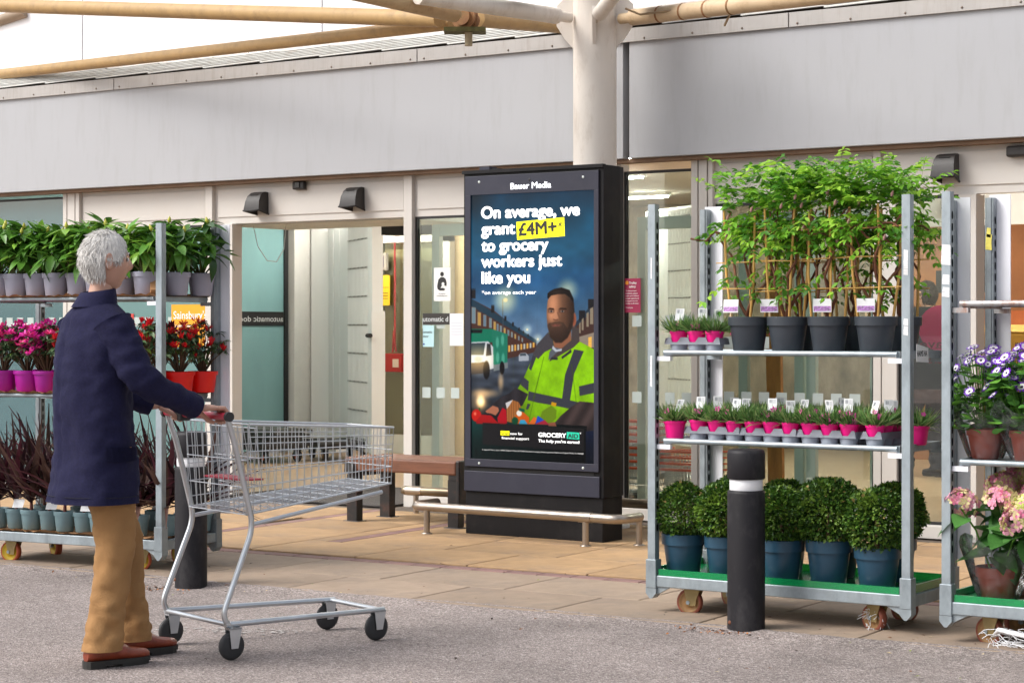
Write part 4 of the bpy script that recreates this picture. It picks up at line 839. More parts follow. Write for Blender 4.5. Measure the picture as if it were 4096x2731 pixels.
for i in range(70):
    p = Vector((rg.uniform(-.01, .12), rg.uniform(-.12, -.02), rg.uniform(-.045, .04))); q = p+Vector((rg.uniform(-.06, .12), rg.uniform(-.03, .03), rg.uniform(-.05, .01))); q.z = max(q.z, -.046); p.z = max(p.z, -.046)
    rp_.tube([p, (p+q)/2+Vector((0, 0, rg.uniform(-.004, .012))), q], .0017, 4)
obj('plastic_rope', rp_, mat('rope_white', (.75, .76, .78), .6, var=.15, scale=60), loc=r0, label='frayed white plastic rope tangled in the wheel of the right edge trolley', category='rope')
wr = MB()
for i in range(60):
    a = rg.uniform(0, 6.28); p = Vector((.03*math.cos(a), rg.uniform(-.035, .03), .06+.045*math.sin(a))); q = p+Vector((rg.uniform(-.05, .04), rg.uniform(-.03, .02), rg.uniform(-.05, .01))); q.z = max(.005, q.z); p.z = max(.005, p.z)
    wr.tube([p, (p+q)/2+Vector((.008, 0, .006)), q], .0014, 4)
obj('plastic_wrap', wr, MATS['rope_white'], loc=on(T1, .46, -.19, 0), label='shredded clear wrap wound round the front right wheel below the box balls', category='plastic')
# ================================================================== PLANTS
def pot_mesh(r, h, m, rim=.02, taper=.78, soil=True, n=28):
    rb = r*taper*.97; rt = r*.905
    prof = [(0, .001), (rb-.004, .001), (rb, .006), (rt, h-rim), (r*.985, h-rim), (r, h-.003), (r-.002, h), (r-.006, h), (r-.008, h-.012)]
    mb = MB().lathe(prof[:4], n).lathe([(rt-.001, h-rim), (r*.985, h-rim)], n, sm=False).lathe([(r*.985, h-rim), (r, h-.003)], n).lathe(prof[5:], n)
    mb2 = MB().lathe([(0, h-.012), (r*.5, h-.009), (r-.007, h-.014)], n)
    return mb.mesh('pot', m), mb2.mesh('soil', mat('compost', (.055, .028, .015), .95, var=.5, scale=60, bump=.8, bscale=120))
def pot_on(t, pm, z=0):
    put('pot', pm[0], t); put('soil', pm[1], t)
def tagcard(t, loc, rz, tilt, w_=.05, h=.075, pic=None, stick=True, bars=True, name='plant_tag'):
    e = obj(name, MB().box((-w_/2, -.0006, 0), (w_/2, .0006, h)), mat('tag_white', (.82, .83, .84), .5, var=.03), t, loc, (tilt, 0, rz))
    if pic: obj('tag_picture', MB().box((-w_/2*.94, -.0014, h*.08), (w_/2*.94, -.0008, h*.45)), pic, e)
    if bars:
        b = MB(); rg = random.Random(int(loc[0]*1e4)); x = -w_*.32
        while x < -.02*w_: wd = rg.uniform(.0008, .0022); b.box((x, -.0014, h*.62), (x+wd, -.0008, h*.9)); x += wd+rg.uniform(.001, .002)
        for k_ in range(4): b.box((w_*.06, -.0014, h*(.86-.09*k_)), (w_*.4, -.0008, h*(.88-.09*k_)))
        obj('tag_print', b, mat('tag_ink', (.25, .27, .3), .8), e, kind='stuff')
    if stick: obj('tag_stake', MB().box((-.004, .0007, -.05), (.004, .0030, h*.3)), mat('stake_wood', (.55, .42, .26), .7), e)
    return e
def cloud(name, t, P, D, roll, S, mats, mi, tmpl, **k):
    tv, tf = tmpl; me = bulk(name, tv, tf, P, frame_mats(D, roll, S), mats, mi); return put(name, me, t, kind='stuff', **k)
def rnd_dir(n, rg):
    v = rg.normal(size=(n, 3)); return v/np.linalg.norm(v, axis=1)[:, None]
# ---------------------------------------------------------------- box balls in blue pots (base of right trolley)
bx_m = [leafm('box_leaf_dark', (.026, .066, .012), .42), leafm('box_leaf', (.065, .15, .020), .40), leafm('box_leaf_light', (.15, .25, .035), .42), leafm('box_leaf_tan', (.35, .25, .09), .6)]
blue_pot = mat('blue_pot', (.020, .066, .112), .38, var=.10, scale=6, rnd=.08)
bp = pot_mesh(.107, .20, blue_pot, rim=.055, taper=.76)
twig = mat('twig_brown', (.12, .065, .035), .85, var=.3, scale=30)
def box_ball(loc, R_, seed, label, light=.15):
    rg = np.random.default_rng(seed); t = thing('box_ball_plant', label, 'plant', loc, rg.uniform(0, 6), 'box balls in blue pots'); t.scale = (rg.uniform(.96, 1.04), rg.uniform(.96, 1.04), rg.uniform(.95, 1.06))
    pot_on(t, bp); cz = .195+R_*.82
    obj('stem', MB().tube([(0, 0, .18), (.006, 0, cz)], [.012, .006], 7), twig, t)
    n = 4200; d = rnd_dir(n, rg); d[:, 2] = np.where(d[:, 2] < -.93, -d[:, 2], d[:, 2])
    lump = 1+.035*np.sin(d[:, 0]*7+seed)*np.cos(d[:, 1]*6+2*seed)+.03*np.sin(d[:, 2]*9+seed)
    rad = R_*lump*np.clip(1.03-np.abs(rg.normal(0, .09, n)), .55, 1.06)
    P = d*rad[:, None]; P[:, 2] *= .97; P[:, 2] += cz
    keep = P[:, 2] > .186; P = P[keep]; d = d[keep]; n = len(P)
    D = d*1.0+rg.normal(0, .65, (n, 3)); D[:, 2] += .25
    S = rg.uniform(.015, .027, n); 
    patch = np.sin(d[:, 0]*5+seed*2)+np.sin(d[:, 2]*6+d[:, 1]*4+seed)
    pr = rg.random(n); mi = np.where(pr < .36, 0, np.where(pr < .80-.0*light, 1, 2)); mi = np.where((patch > .75) & (pr > .5-light), 2, mi); mi = np.where(pr > .985, 3, mi)
    cloud('foliage', t, P, D, rg.uniform(-1, 1, n), S, bx_m, mi, leaf_t(1, .62, .12, .5, 2, base=.1))
    # sprigs sticking out
    m_ = 380; d2 = rnd_dir(m_, rg); d2[:, 2] = np.abs(d2[:, 2])*.9-.25; base = d2*R_*1.02; base[:, 2] += cz
    PP = np.concatenate([base+d2*s for s in (0, .009, .019)]); DD = np.concatenate([d2+rg.normal(0, .6, (m_, 3)) for _ in range(3)])
    cloud('sprigs', t, PP, DD, rg.uniform(-1, 1, 3*m_), rg.uniform(.010, .016, 3*m_), bx_m, rg.integers(1, 3, 3*m_), leaf_t(1, .55, .1, .5, 2, base=.1))
Zb = .197
XF = [-4.72, -4.43, -4.235, -3.935, -3.69]
lab = ['box ball in a blue pot, leftmost of the front row on the right trolley', 'box ball in a blue pot just left of the right bollard', 'box ball in a blue pot half hidden behind the right bollard', 'round box ball in a blue pot, second from the right in the front row', 'box ball in a blue pot beside the right front trolley post']
XF = [-4.72, -4.485, -4.19, -3.945, -3.70]
for i, x in enumerate(XF): box_ball((x, 8.49-.005*i, Zb), (.138, .146, .136, .150, .153)[i], 11+i, lab[i], (.1, .3, .1, .12, .2)[i])
for i, (x, y) in enumerate(((-4.57, 8.76), (-4.31, 8.77), (-4.03, 8.76), (-3.75, 8.77))): box_ball((x, y, Zb), .138, 31+i, 'dark box ball in a blue pot, %s from the left in the back row' % ORD[i])
# ---------------------------------------------------------------- pinks (dianthus) in magenta pots and grey carry trays
mag = mat('magenta_pot', (.88, .006, .24), .42, var=.05, rnd=.05); tr_m = mat('tray_grey', (.34, .37, .43), .5, var=.08, scale=10)
pk = pot_mesh(.047, .082, mag, rim=.014, taper=.72, n=20); pk_big = pot_mesh(.058, .09, mag, rim=.012, taper=.76, n=24)
gr = [leafm('pinks_leaf', (.12, .23, .06), .5), leafm('pinks_leaf_dark', (.05, .12, .03), .5), leafm('pinks_leaf_pale', (.26, .32, .12), .55)]
pkm = [leafm('pinks_flower', (.72, .08, .36), .6), leafm('pinks_flower_deep', (.45, .03, .24), .6)]
def flower_t(k=5, w_=.62, cup=.25, inner=.08):
    vs = []; fs = []
    for i in range(k):
        a = 2*math.pi*i/k; c, s = math.cos(a), math.sin(a); b = len(vs)
        for (r, q, z) in ((inner, -.02, 0), (.62, -w_/2, cup*.55), (1, -w_/3.2, cup), (1, w_/3.2, cup), (.62, w_/2, cup*.55), (inner, .02, 0)):
            vs.append((z, r*c-q*s, r*s+q*c))
        fs += [(b, b+1, b+4, b+5), (b+1, b+2, b+3, b+4)]
    return vs, fs
def pinks(loc, seed, label, group, big=False, flowers=4, tag=True, tuft=1.):
    rg = np.random.default_rng(seed); t = thing('pinks_plant', label, 'plant', loc, 0, group); pm = pk_big if big else pk
    pot_on(t, pm); h = .088 if big else .080
    n = int(230*tuft); a = rg.uniform(0, 6.283, n); r = .042*np.sqrt(rg.random(n)); P = np.stack([r*np.cos(a), r*np.sin(a), np.full(n, h-.006)], 1)
    D = np.stack([np.cos(a)*rg.uniform(.1, 1.1, n), np.sin(a)*rg.uniform(.1, 1.1, n), rg.uniform(.35, 1.2, n)], 1)+rg.normal(0, .2, (n, 3))
    cloud('foliage', t, P, D, rg.uniform(-3, 3, n), np.stack([rg.uniform(.055, .108, n), rg.uniform(.06, .085, n), rg.uniform(.05, .09, n)], 1), gr, np.where(rg.random(n) < .5, 0, np.where(rg.random(n) < .6, 1, 2)), leaf_t(1, .085, .3, .3, 3))
    if flowers:
        m_ = flowers; a = rg.uniform(3.3, 6.1, m_); r = rg.uniform(.02, .055, m_); P = np.stack([r*np.cos(a), r*np.sin(a), h+rg.uniform(.0, .06, m_)], 1)
        D = np.stack([np.cos(a)*.6, np.sin(a)*.8-.3, rg.uniform(.1, .8, m_)], 1)
        cloud('flowers', t, P, D, rg.uniform(0, 3, m_), rg.uniform(.010, .0165, m_), pkm, rg.integers(0, 2, m_), flower_t(5, .75, .2))
    if tag and rg.random() < .82: tagcard(t, (rg.uniform(-.015, .02), rg.uniform(-.01, .03), h+.042+rg.uniform(0, .016)), rg.uniform(-.5, .5), rg.uniform(-.4, .25), .043, .060)
    return t
def carrier(loc, nx, ny, label, rz=0, p=.097):
    t = thing('carry_tray', label, 'tray', loc, rz, 'grey plastic carry trays'); W_, D_ = nx*p, ny*p; mb = MB(); z = .045
    # scalloped skirt front and back, cups below
    for sgn in (-1, 1):
        pts = [(-W_/2-.006, z-.012)]
        for i in range(nx):
            x0 = -W_/2+i*p
            pts += [(x0+.006, z+.022), (x0+.020, z+.022), (x0+.034, z-.001), (x0+p-.034, z-.001), (x0+p-.020, z+.022), (x0+p-.006, z+.022)]
        pts += [(W_/2+.006, z-.012)]
        y = sgn*(D_/2)
        n = len(pts); vs = [(q[0], y-sgn*(q[1]-z+.012)*.35, q[1]) for q in pts]; base = [(q[0], y, z-.012) for q in pts]
        mb.add(vs+base, [(i, i+1, n+i+1, n+i) for i in range(n-1)]+[(n+i, n+i+1, i+1, i) for i in range(n-1)])
    for sgn in (-1, 1):
        x = sgn*W_/2; mb.add([(x+sgn*.006, -D_/2, z-.012), (x+sgn*.006, D_/2, z-.012), (x, D_/2, z+.018), (x, -D_/2, z+.018)], [(0, 1, 2, 3), (3, 2, 1, 0)])
    obj('skirt', mb, tr_m, t)
    cu = MB()
    for i in range(nx):
        for j in range(ny): cu.lathe([(.0385, .001), (.0445, z-.012)], 16, (-W_/2+(i+.5)*p, -D_/2+(j+.5)*p, 0))
    obj('cups', cu, tr_m, t); return t
# lower shelf: one larger loose pot, three trays in the front, one turned tray at the right end
zs = .85-.0035; px0 = -4.63
pinks((-4.735, 8.43, zs), 100, 'larger loose magenta pot of pinks at the left end of the lower shelf', 'magenta potted pinks', True, 5, True, 1.5)
n_ = 0
for k_ in range(3):
    cx = -4.515+k_*.295; nx, ny = 3, 4
    carrier((cx, 8.395+.5*ny*.097, zs), nx, ny, 'grey carry tray of pinks on the lower shelf, %s from the left' % ORD[k_])
    for i in range(nx):
        for j in range(ny):
            x = cx+(i-1)*.097; y = 8.395+(j+.5)*.097
            l = ('magenta pot of pinks, %s from the left in the front row of trays' % ORD[k_*3+i]) if j == 0 else 'magenta pot of pinks in the %s row from the front, %s from the left' % (ORD[j], ORD[k_*3+i])
            pinks((x, y, zs+.016), 200+n_, l, 'magenta potted pinks' if j == 0 else 'magenta pinks in the back rows', False, (4, 3, 2, 4, 4, 2, 5, 5, 8)[k_*3+i] if j == 0 else 2, j == 0 or n_ % 3 == 0, 1.0 if j == 0 else .7); n_ += 1
cx = -3.70
carrier((cx, 8.395+.194, zs), 1, 4, 'narrow grey carry tray of pinks at the right end of the lower shelf')
for j in range(4):
    pinks((cx, 8.395+(j+.5)*.097, zs+.016), 300+j, 'magenta pot of pinks in the narrow right hand tray, %s from the front' % ORD[j], 'magenta potted pinks', False, 5, j < 3, 1)
pinks((-3.57, 8.62, zs), 310, 'magenta pot of pinks standing alone beyond the right front post', 'magenta potted pinks', True, 3, False, 1.2)
# upper shelf: short tray of three
zu = 1.275-.0035
carrier((-4.62, 8.44, zu), 3, 1, 'short grey carry tray of three pinks at the left end of the upper shelf')
for i in range(3): pinks((-4.62+(i-1)*.097, 8.44, zu+.016), 320+i, 'magenta pot of pinks, %s from the left on the upper shelf' % ORD[i], 'magenta potted pinks', False, 2, True, .8)
for i, x in enumerate((-4.49, -4.28)): pinks((x, 8.66, zu), 330+i, 'magenta pot of pinks tucked behind the climbers, %s one' % ('left', 'right')[i], 'magenta potted pinks', True, 2, False, 1)
# ---------------------------------------------------------------- climbers (wisteria) on bamboo frames
dgp = mat('charcoal_pot', (.040, .048, .060), .42, var=.10, scale=5, rnd=.06)
wp = pot_mesh(.098, .165, dgp, rim=.042, taper=.76)
cane_m = mat('bamboo', (.60, .34, .09), .55, var=.2, scale=18, stretch=(1, 1, .4)); vine_m = mat('vine_bark', (.17, .065, .035), .8, var=.3, scale=25)
wl = [leafm('climber_leaf', (.15, .35, .028), .5, trans=.4), leafm('climber_leaf_dark', (.055, .17, .016), .5, trans=.35), leafm('climber_leaf_lime', (.29, .50, .05), .5, trans=.45)]
budm = mat('bud_mauve', (.30, .16, .14), .7, var=.2); wpic = mat('tag_lilac', (.42, .20, .50), .6, var=.8, scale=90, dirt=(.12, .3, .08), dirt_amt=.9, dirt_scale=60)
def climber(loc, seed, label, front=True):
    rg = np.random.default_rng(seed); rr_ = random.Random(seed); t = thing('climber_plant', label, 'plant', loc, 0, 'climbers in charcoal pots')
    pot_on(t, wp); top = .64; cn = []
    for i, (x0, y0) in enumerate(((-.075, -.05), (-.02, .065), (.03, -.06), (.075, .04))):
        x1 = x0*1.25+rr_.uniform(-.03, .03); p = [(x0*.9, y0*.7, .12), ((x0+x1)/2+rr_.uniform(-.01, .01), y0*.85, .36), (x1, y0, top+rr_.uniform(-.06, .05))]
        obj('cane', MB().tube(p, [.0068, .0064, .0060], 7), cane_m, t); cn.append(p)
    for z in (.29, .43, .57): obj('cane', MB().tube([(-.15, -.05+.01*rr_.random(), z+rr_.uniform(-.01, .01)), (.16, -.045, z+rr_.uniform(-.01, .01))], .0032, 6), cane_m, t)
    for v in range(4):
        a = rr_.uniform(0, 6.28); pts = []; c_ = cn[v % 4]; n = 16
        for i in range(n):
            u = i/(n-1); bx, by = c_[0][0]+(c_[2][0]-c_[0][0])*u, c_[0][1]; blend = min(1, u*2.2)
            pts.append((bx*blend+.01*rr_.uniform(-1, 1)+.022*math.cos(a+u*11)*blend, by*blend+.022*math.sin(a+u*11)*blend, .15+(top-.13)*u))
        obj('vine', MB().tube(pts, [.0085*(1-.55*i/n) for i in range(n)], 6), vine_m, t)
    # runner along the top rail
    obj('vine', MB().tube([(-.15+.31*i/9, -.05+.014*math.sin(i*1.7+seed), .575+.014*math.cos(i*1.7)) for i in range(10)], .0055, 6), vine_m, t)
    # compound leaves: a rachis with paired leaflets
    P = []; D = []; S = []; MI = []; stems = MB()
    nl = 100
    for i in range(nl):
        z = rg.choice([rg.uniform(.55, .84), rg.uniform(.46, .56), rg.uniform(.24, .46)], p=[.88, .08, .04])
        o = np.array([rg.uniform(-.125, .125), rg.uniform(-.11, .11), z]); a = rg.uniform(0, 6.283)
        if z > .66: d = np.array([math.cos(a)*.7, math.sin(a)*.7, rg.uniform(.1, 1.1)])
        else: d = np.array([math.cos(a), math.sin(a)-.25, rg.uniform(-.45, .35)])
        d /= np.linalg.norm(d); L_ = rg.uniform(.09, .19); k_ = rg.integers(4, 7); side = np.cross(d, [0, 0, 1.]); side /= np.linalg.norm(side)+1e-6; tone = rg.choice(3, p=[.5, .27, .23])
        pr = o
        for q in range(1, k_+1):
            u = q/k_; p = o+d*L_*u+np.array([0, 0, -.05*u*u])
            stems.tube([pr, p], .0009, 3, caps=False); pr = p
            for sg in (-1, 1):
                P.append(p); D.append(side*sg+d*.55+np.array([0, 0, -.35])+rg.normal(0, .25, 3)); S.append(rg.uniform(.036, .058)*(1-.15*u)); MI.append(tone if rg.random() < .8 else rg.integers(0, 3))
        P.append(pr); D.append(d+np.array([0, 0, -.4])); S.append(.036); MI.append(tone)
    obj('leaf_stalks', stems, leafm('stalk_green', (.20, .28, .05), .6), t, kind='stuff')
    cloud('foliage', t, np.array(P), np.array(D), rg.uniform(-.7, .7, len(P)), np.array(S), wl, MI, leaf_t(1, .46, .22, .25, 3, base=.12))
    bd = MB()
    for i in range(4):
        c_ = Vector((rg.uniform(-.13, .13), rg.uniform(-.15, -.05), rg.uniform(.5, .72))); bd.tube([c_, c_+Vector((.004, 0, .012)), c_+Vector((.009, 0, .026))], [.004, .008, .002], 7)
    obj('flower_buds', bd, budm, t, kind='stuff')
    if front:
        tagcard(t, (rr_.uniform(-.07, .06), -.065, .185), rr_.uniform(-.35, .35), rr_.uniform(-.2, .1), .085, .062, wpic, True, False)
        t.children[-1].rotation_euler.y = rr_.uniform(-.45, .45)
        lettering('Garden', (-.028, -.0012, .042), mat('tag_green', (.2, .45, .3), .7), t.children[-1], width=.055, height=.010)
    return t
WX = (-4.36, -4.155, -3.945, -3.71)
for i, x in enumerate(WX): climber((x, 8.475, zu), 400+i, 'leafy climber on bamboo canes in a charcoal pot, %s from the left in front' % ORD[i])
for i, x in enumerate((-4.22, -3.94, -3.70)): climber((x, 8.74, zu), 420+i, 'leafy climber in a charcoal pot, %s from the left in the back row' % ORD[i], False)
# ---------------------------------------------------------------- rhododendrons on the top shelf of the left trolley
rl = [leafm('rhodo_leaf', (.075, .19, .024), .36, trans=.2, rnd=.35), leafm('rhodo_leaf_light', (.17, .32, .04), .36, trans=.25, rnd=.25), leafm('rhodo_leaf_dark', (.025, .075, .016), .36, trans=.15, rnd=.3)]
tv, tf = leaf_t(1, .30, .18, .30, 5, base=.10)
RLM = []
for m_ in rl:
    for dr in (.08, .26, .5): RLM.append(MB().add(leaf_t(1, .36, dr, .3, 5, base=.10)[0], tf, 0, True).mesh('leaf', m_))
gp = mat('lilac_grey_pot', (.36, .36, .45), .45, var=.06, scale=5, rnd=.08); rpot = pot_mesh(.082, .135, gp, rim=.028, taper=.78); rbud = mat('rhodo_bud', (.48, .46, .06), .5, var=.2)
BUD = MB().lathe([(.002, 0), (.009, .006), (.0115, .016), (.008, .028), (.001, .042)], 10).mesh('flower_bud', rbud)
def whorl_leaves(t, p, axis, n, L0, rg, meshes, spread=.25, tilt0=.0):
    ax = Vector(axis).normalized(); q = ax.to_track_quat('Z', 'Y'); ph = rg.uniform(0, 6.28)
    for i in range(n):
        a = ph+6.283*i/n+rg.uniform(-.25, .25); el = rg.uniform(-.35, .45)+tilt0; L_ = L0*rg.uniform(.75, 1.15)
        d = q@Vector((math.cos(a)*math.cos(el), math.sin(a)*math.cos(el), math.sin(el)))
        M = frame_mats(np.array([d]), np.array([rg.uniform(-.35, .35)]), np.array([1.]))[0]
        o = put('leaf', meshes[rg.integers(0, len(meshes))], t, Vector(p)+d*.006); o.rotation_euler = Matrix(M.tolist()).to_euler(); o.scale = (L_, L_, L_)
def rhodo(loc, seed, label, tone):
    rg = np.random.default_rng(seed); t = thing('rhododendron', label, 'plant', loc, 0, 'rhododendrons in lilac grey pots'); pot_on(t, rpot)
    shoots = []
    for i in range(15):
        a = 6.283*i/15*1.618*3+rg.uniform(-.3, .3); r = .03+.115*math.sqrt((i+.5)/15); z = .42-.20*(r/.14)**2+rg.uniform(-.05, .035)
        shoots.append((r*math.cos(a), r*math.sin(a), z))
    st = MB()
    for p in shoots: st.tube([(p[0]*.1, p[1]*.1, .12), (p[0]*.55, p[1]*.55, .12+(p[2]-.12)*.55), p], [.006, .0045, .003], 5)
    obj('stems', st, mat('rhodo_stem', (.16, .17, .05), .7), t)
    ms = RLM[0:3]+RLM[3*tone:3*tone+3]+RLM[0:3]
    for j, p in enumerate(shoots):
        whorl_leaves(t, p, (p[0]*3, p[1]*3, .35), 9, .120, rg, ms)
        if p[2] > .36 and rg.random() < .8: put('flower_bud', BUD, t, p, (rg.uniform(-.3, .3), rg.uniform(-.3, .3), 0))
    return t
zt = 1.566
RH = [(-.60, -.17, 1), (-.455, -.18, 0), (-.31, -.17, 1), (-.16, -.18, 0), (0, -.17, 1), (.145, -.18, 1), (.31, -.17, 1), (.49, -.18, 1), (.575, -.01, 2), (.60, .195, 2)]
for i, (x, y, tn) in enumerate(RH):
    l = 'glossy green rhododendron in a lilac grey pot, %s from the left on the top shelf' % ORD[i] if i < 8 else ('dark rhododendron at the right end of the top shelf, just right of the front post', 'dark rhododendron at the right end of the top shelf, beside the rear post')[i-8]
    rhodo(on(T3, x, y, zt), 500+i, l, tn)
for i, x in enumerate((-.50, -.20, .10, .38)):
    p = on(T3, x, .14, zt); rhodo(p, 520+i, 'rhododendron in the back row of the top shelf, %s from the left' % ORD[i], (1, 1, 0, 2)[i])
# ---------------------------------------------------------------- azaleas on the middle shelf
azl = [leafm('azalea_leaf', (.060, .115, .045), .45), leafm('azalea_leaf_dark', (.018, .045, .020), .45), leafm('azalea_leaf_grey', (.13, .19, .095), .45), leafm('azalea_leaf_new', (.18, .28, .04), .5)]
AZR = [leafm('azalea_red', (.60, .012, .02), .5, trans=.2), leafm('azalea_crimson', (.16, .008, .02), .5, trans=.1)]; AZP = [leafm('azalea_magenta', (.72, .02, .34), .5, trans=.2), leafm('azalea_pink', (.70, .05, .22), .5, trans=.2)]
redp = pot_mesh(.092, .125, mat('red_pot', (.80, .010, .007), .35, var=.05, rnd=.05), rim=.022, taper=.8); purp = pot_mesh(.088, .125, mat('purple_pot', (.36, .008, .28), .38, var=.08, rnd=.15), rim=.02, taper=.8)
def azalea(loc, seed, label, pm, fl, fr, fn=26, group='azaleas on the left trolley'):
    rg = np.random.default_rng(seed); t = thing('azalea', label, 'plant', loc, 0, group); pot_on(t, pm)
    P = []; D = []; S = []; MI = []; st = MB(); fp = []
    for i in range(46):
        a = rg.uniform(0, 6.28); r = .135*math.sqrt(rg.random()); z = .145+(.27-.10*(r/.135)**2)*rg.uniform(.3, 1.0); p = np.array([r*math.cos(a), r*math.sin(a), z])
        st.tube([(p[0]*.08, p[1]*.08, .11), (p[0]*.5, p[1]*.5, .11+(z-.11)*.6), tuple(p)], [.0045, .003, .0018], 4, caps=False)
        for j in range(9):
            b = 6.283*j/9+rg.uniform(-.3, .3); el = rg.uniform(-.7, .3); P.append(p+rg.normal(0, .004, 3)); D.append((math.cos(b)*math.cos(el)+p[0]*2, math.sin(b)*math.cos(el)+p[1]*2, math.sin(el))); S.append(rg.uniform(.030, .052)); MI.append(rg.choice(4, p=[.42, .28, .25, .05]))
        if z > .24 or rg.random() < .25: fp.append(p)
    obj('stems', st, twig, t, kind='stuff'); cloud('foliage', t, np.array(P), np.array(D), rg.uniform(-.5, .5, len(P)), np.array(S), azl, MI, leaf_t(1, .42, .25, .3, 3, base=.1))
    fp = fp[:fn]; P = []; D = []; S = []
    for p in fp:
        for q in range(fr[1]): P.append(p+np.array([rg.normal(0, fr[2]), rg.normal(0, fr[2]), rg.uniform(.0, .016)])); D.append((rg.normal(0, .45), rg.normal(0, .45)-.3, 1)); S.append(rg.uniform(.7, 1.2)*fr[0])
    if P: cloud('flowers', t, np.array(P), np.array(D), rg.uniform(0, 3, len(P)), np.array(S), fl, rg.integers(0, 2, len(P)), flower_t(5, .55, fr[3]))
    return t
bud = (.014, 3, .005, 2.2); bloom = (.030, 4, .016, .55)
za = 1.006
for i, x in enumerate((-.57, -.40, -.235)):
    azalea(on(T3, x, -.165+.02*(i % 2), za), 600+i, 'magenta flowering azalea in a purple pot, %s from the left' % ORD[i], purp, AZP, bloom)
for i, (x, y) in enumerate(((-.05, -.16), (.13, -.17), (.31, -.16), (.49, -.17), (.58, .01), (.60, .205))):
    azalea(on(T3, x, y, za), 610+i, ('red budded azalea in a bright red pot, %s from the left in front' % ORD[i]) if i < 4 else ('red budded azalea just right of the front trolley post', 'red budded azalea beside the rear trolley post')[i-4], redp, AZR[:1]*2, bud)
for i, x in enumerate((-.52, -.30, -.08, .14, .36)):
    azalea(on(T3, x, .11, za), 620+i, 'azalea in the back row of the middle shelf, %s from the left' % ORD[i], purp if x < -.2 else redp, AZP if x < -.2 else AZR[1:]*2, bloom if x < -.2 else (.020, 3, .008, 1.6), 22)
# ---------------------------------------------------------------- dark spiky cordylines on the base of the left trolley
cm_ = [leafm('cordyline_leaf', (.042, .018, .023), .45, rnd=.5), leafm('cordyline_leaf_red', (.065, .016, .024), .45, rnd=.4), leafm('cordyline_leaf_brown', (.085, .045, .035), .5, rnd=.4)]
CLM = []
for m_ in cm_:
    for dr in (.04, .22, .5): CLM.append(MB().add(*leaf_t(1, .068, dr, .5, 6, base=.35), 0, True).mesh('leaf', m_))
tp = pot_mesh(.066, .118, mat('teal_grey_pot', (.17, .27, .30), .45, var=.08, rnd=.1), rim=.024, taper=.78)
def cord(loc, seed, label):
    rg = np.random.default_rng(seed); t = thing('cordyline', label, 'plant', loc, 0, 'cordylines in teal grey pots'); pot_on(t, tp)
    obj('stem', MB().tube([(0, 0, .10), (0, 0, .17)], [.011, .009], 7), mat('cord_stem', (.14, .04, .03), .7), t)
    for i in range(30):
        a = rg.uniform(0, 6.283); el = rg.choice([rg.uniform(.9, 1.5), rg.uniform(.25, .95)], p=[.62, .38]); L_ = rg.uniform(.34, .56)
        d = np.array([[math.cos(a)*math.cos(el), math.sin(a)*math.cos(el), math.sin(el)]]); M = frame_mats(d, np.array([rg.uniform(-.3, .3)]), np.array([1.]))[0]
        o = put('leaf', CLM[rg.integers(0, len(CLM))], t, (d[0, 0]*.008, d[0, 1]*.008, .15+rg.uniform(0, .03))); o.rotation_euler = Matrix(M.tolist()).to_euler(); o.scale = (L_, L_, L_)
    if seed % 2: tagcard(t, (.04, -.03, .125), .3, -.5, .07, .055, None, False, False)
zc = .193+.006
for i, x in enumerate((-.60, -.475, -.35, -.225, -.10, .03, .155, .29, .43)): cord(on(T3, x, -.175+.015*(i % 2), zc), 700+i, 'dark burgundy cordyline in a teal grey pot, %s from the left in front' % ORD[i])
for i, (x, y) in enumerate(((.57, -.10), (.59, .05), (.60, .20))): cord(on(T3, x, y, zc), 740+i, 'dark burgundy cordyline at the right end of the base, %s from the front' % ORD[i])
for i, x in enumerate((-.50, -.22, .06, .33)): cord(on(T3, x, .12, zc), 720+i, 'dark burgundy cordyline in the back row, %s from the left' % ORD[i])
# ---------------------------------------------------------------- purple daisies and hydrangeas on the right edge trolley
terra = mat('terracotta_pot', (.43, .082, .045), .5, var=.12, scale=5, rnd=.1); tpot = pot_mesh(.082, .135, terra, rim=.03, taper=.72); hpot = pot_mesh(.098, .145, terra, rim=.045, taper=.72)
film = clear('clear_film', (.985, .99, .99), .012, .12, haze=.03, hcol=(.8, .84, .87), vary=22)
def sleeve(t, r0, r1, z0, z1, seed):
    rg = random.Random(seed); n = 30; rings = []
    for j in range(7):
        u = j/6; z = z0+(z1-z0)*u; r = r0+(r1-r0)*u**.8
        rings.append([(r*math.cos(2*math.pi*i/n)*(1+.05*math.sin(i*5.3+j*.4+seed)), r*math.sin(2*math.pi*i/n)*(1+.05*math.sin(i*3.7+seed+j*.3)), z+(.03*math.sin(i*.9+seed)*u*u)) for i in range(n)])
    return obj('plastic_sleeve', MB().loft(rings, caps=False), film, t)
dl = [leafm('daisy_leaf', (.11, .28, .035), .5), leafm('daisy_leaf_dark', (.05, .15, .025), .5)]
dpur = leafm('daisy_purple', (.15, .006, .46), .5, trans=.2); dwh = leafm('daisy_white', (.80, .76, .84), .5, trans=.2); deye = mat('daisy_eye', (.035, .008, .06), .7)
def daisy_mesh():
    mb = MB(); k_ = 12
    for i in range(k_):
        a = 6.283*i/k_; c, s = math.cos(a), math.sin(a)
        def q(r, w_, z): return (r*c-w_*s, r*s+w_*c, z)
        mb.add([q(.2, -.06, 0), q(.62, -.15, .07), q(.62, .15, .07), q(.2, .06, 0)], [(0, 1, 2, 3)], 1, True); mb.add([q(.62, -.15, .07), q(1, -.07, .03), q(1, .07, .03), q(.62, .15, .07)], [(0, 1, 2, 3)], 0, True)
    mb.lathe([(.22, .0), (.2, .05), (.1, .09), (.001, .1)], 10, mi=2); return mb.mesh('flower', [dpur, dwh, deye])
DM = daisy_mesh()
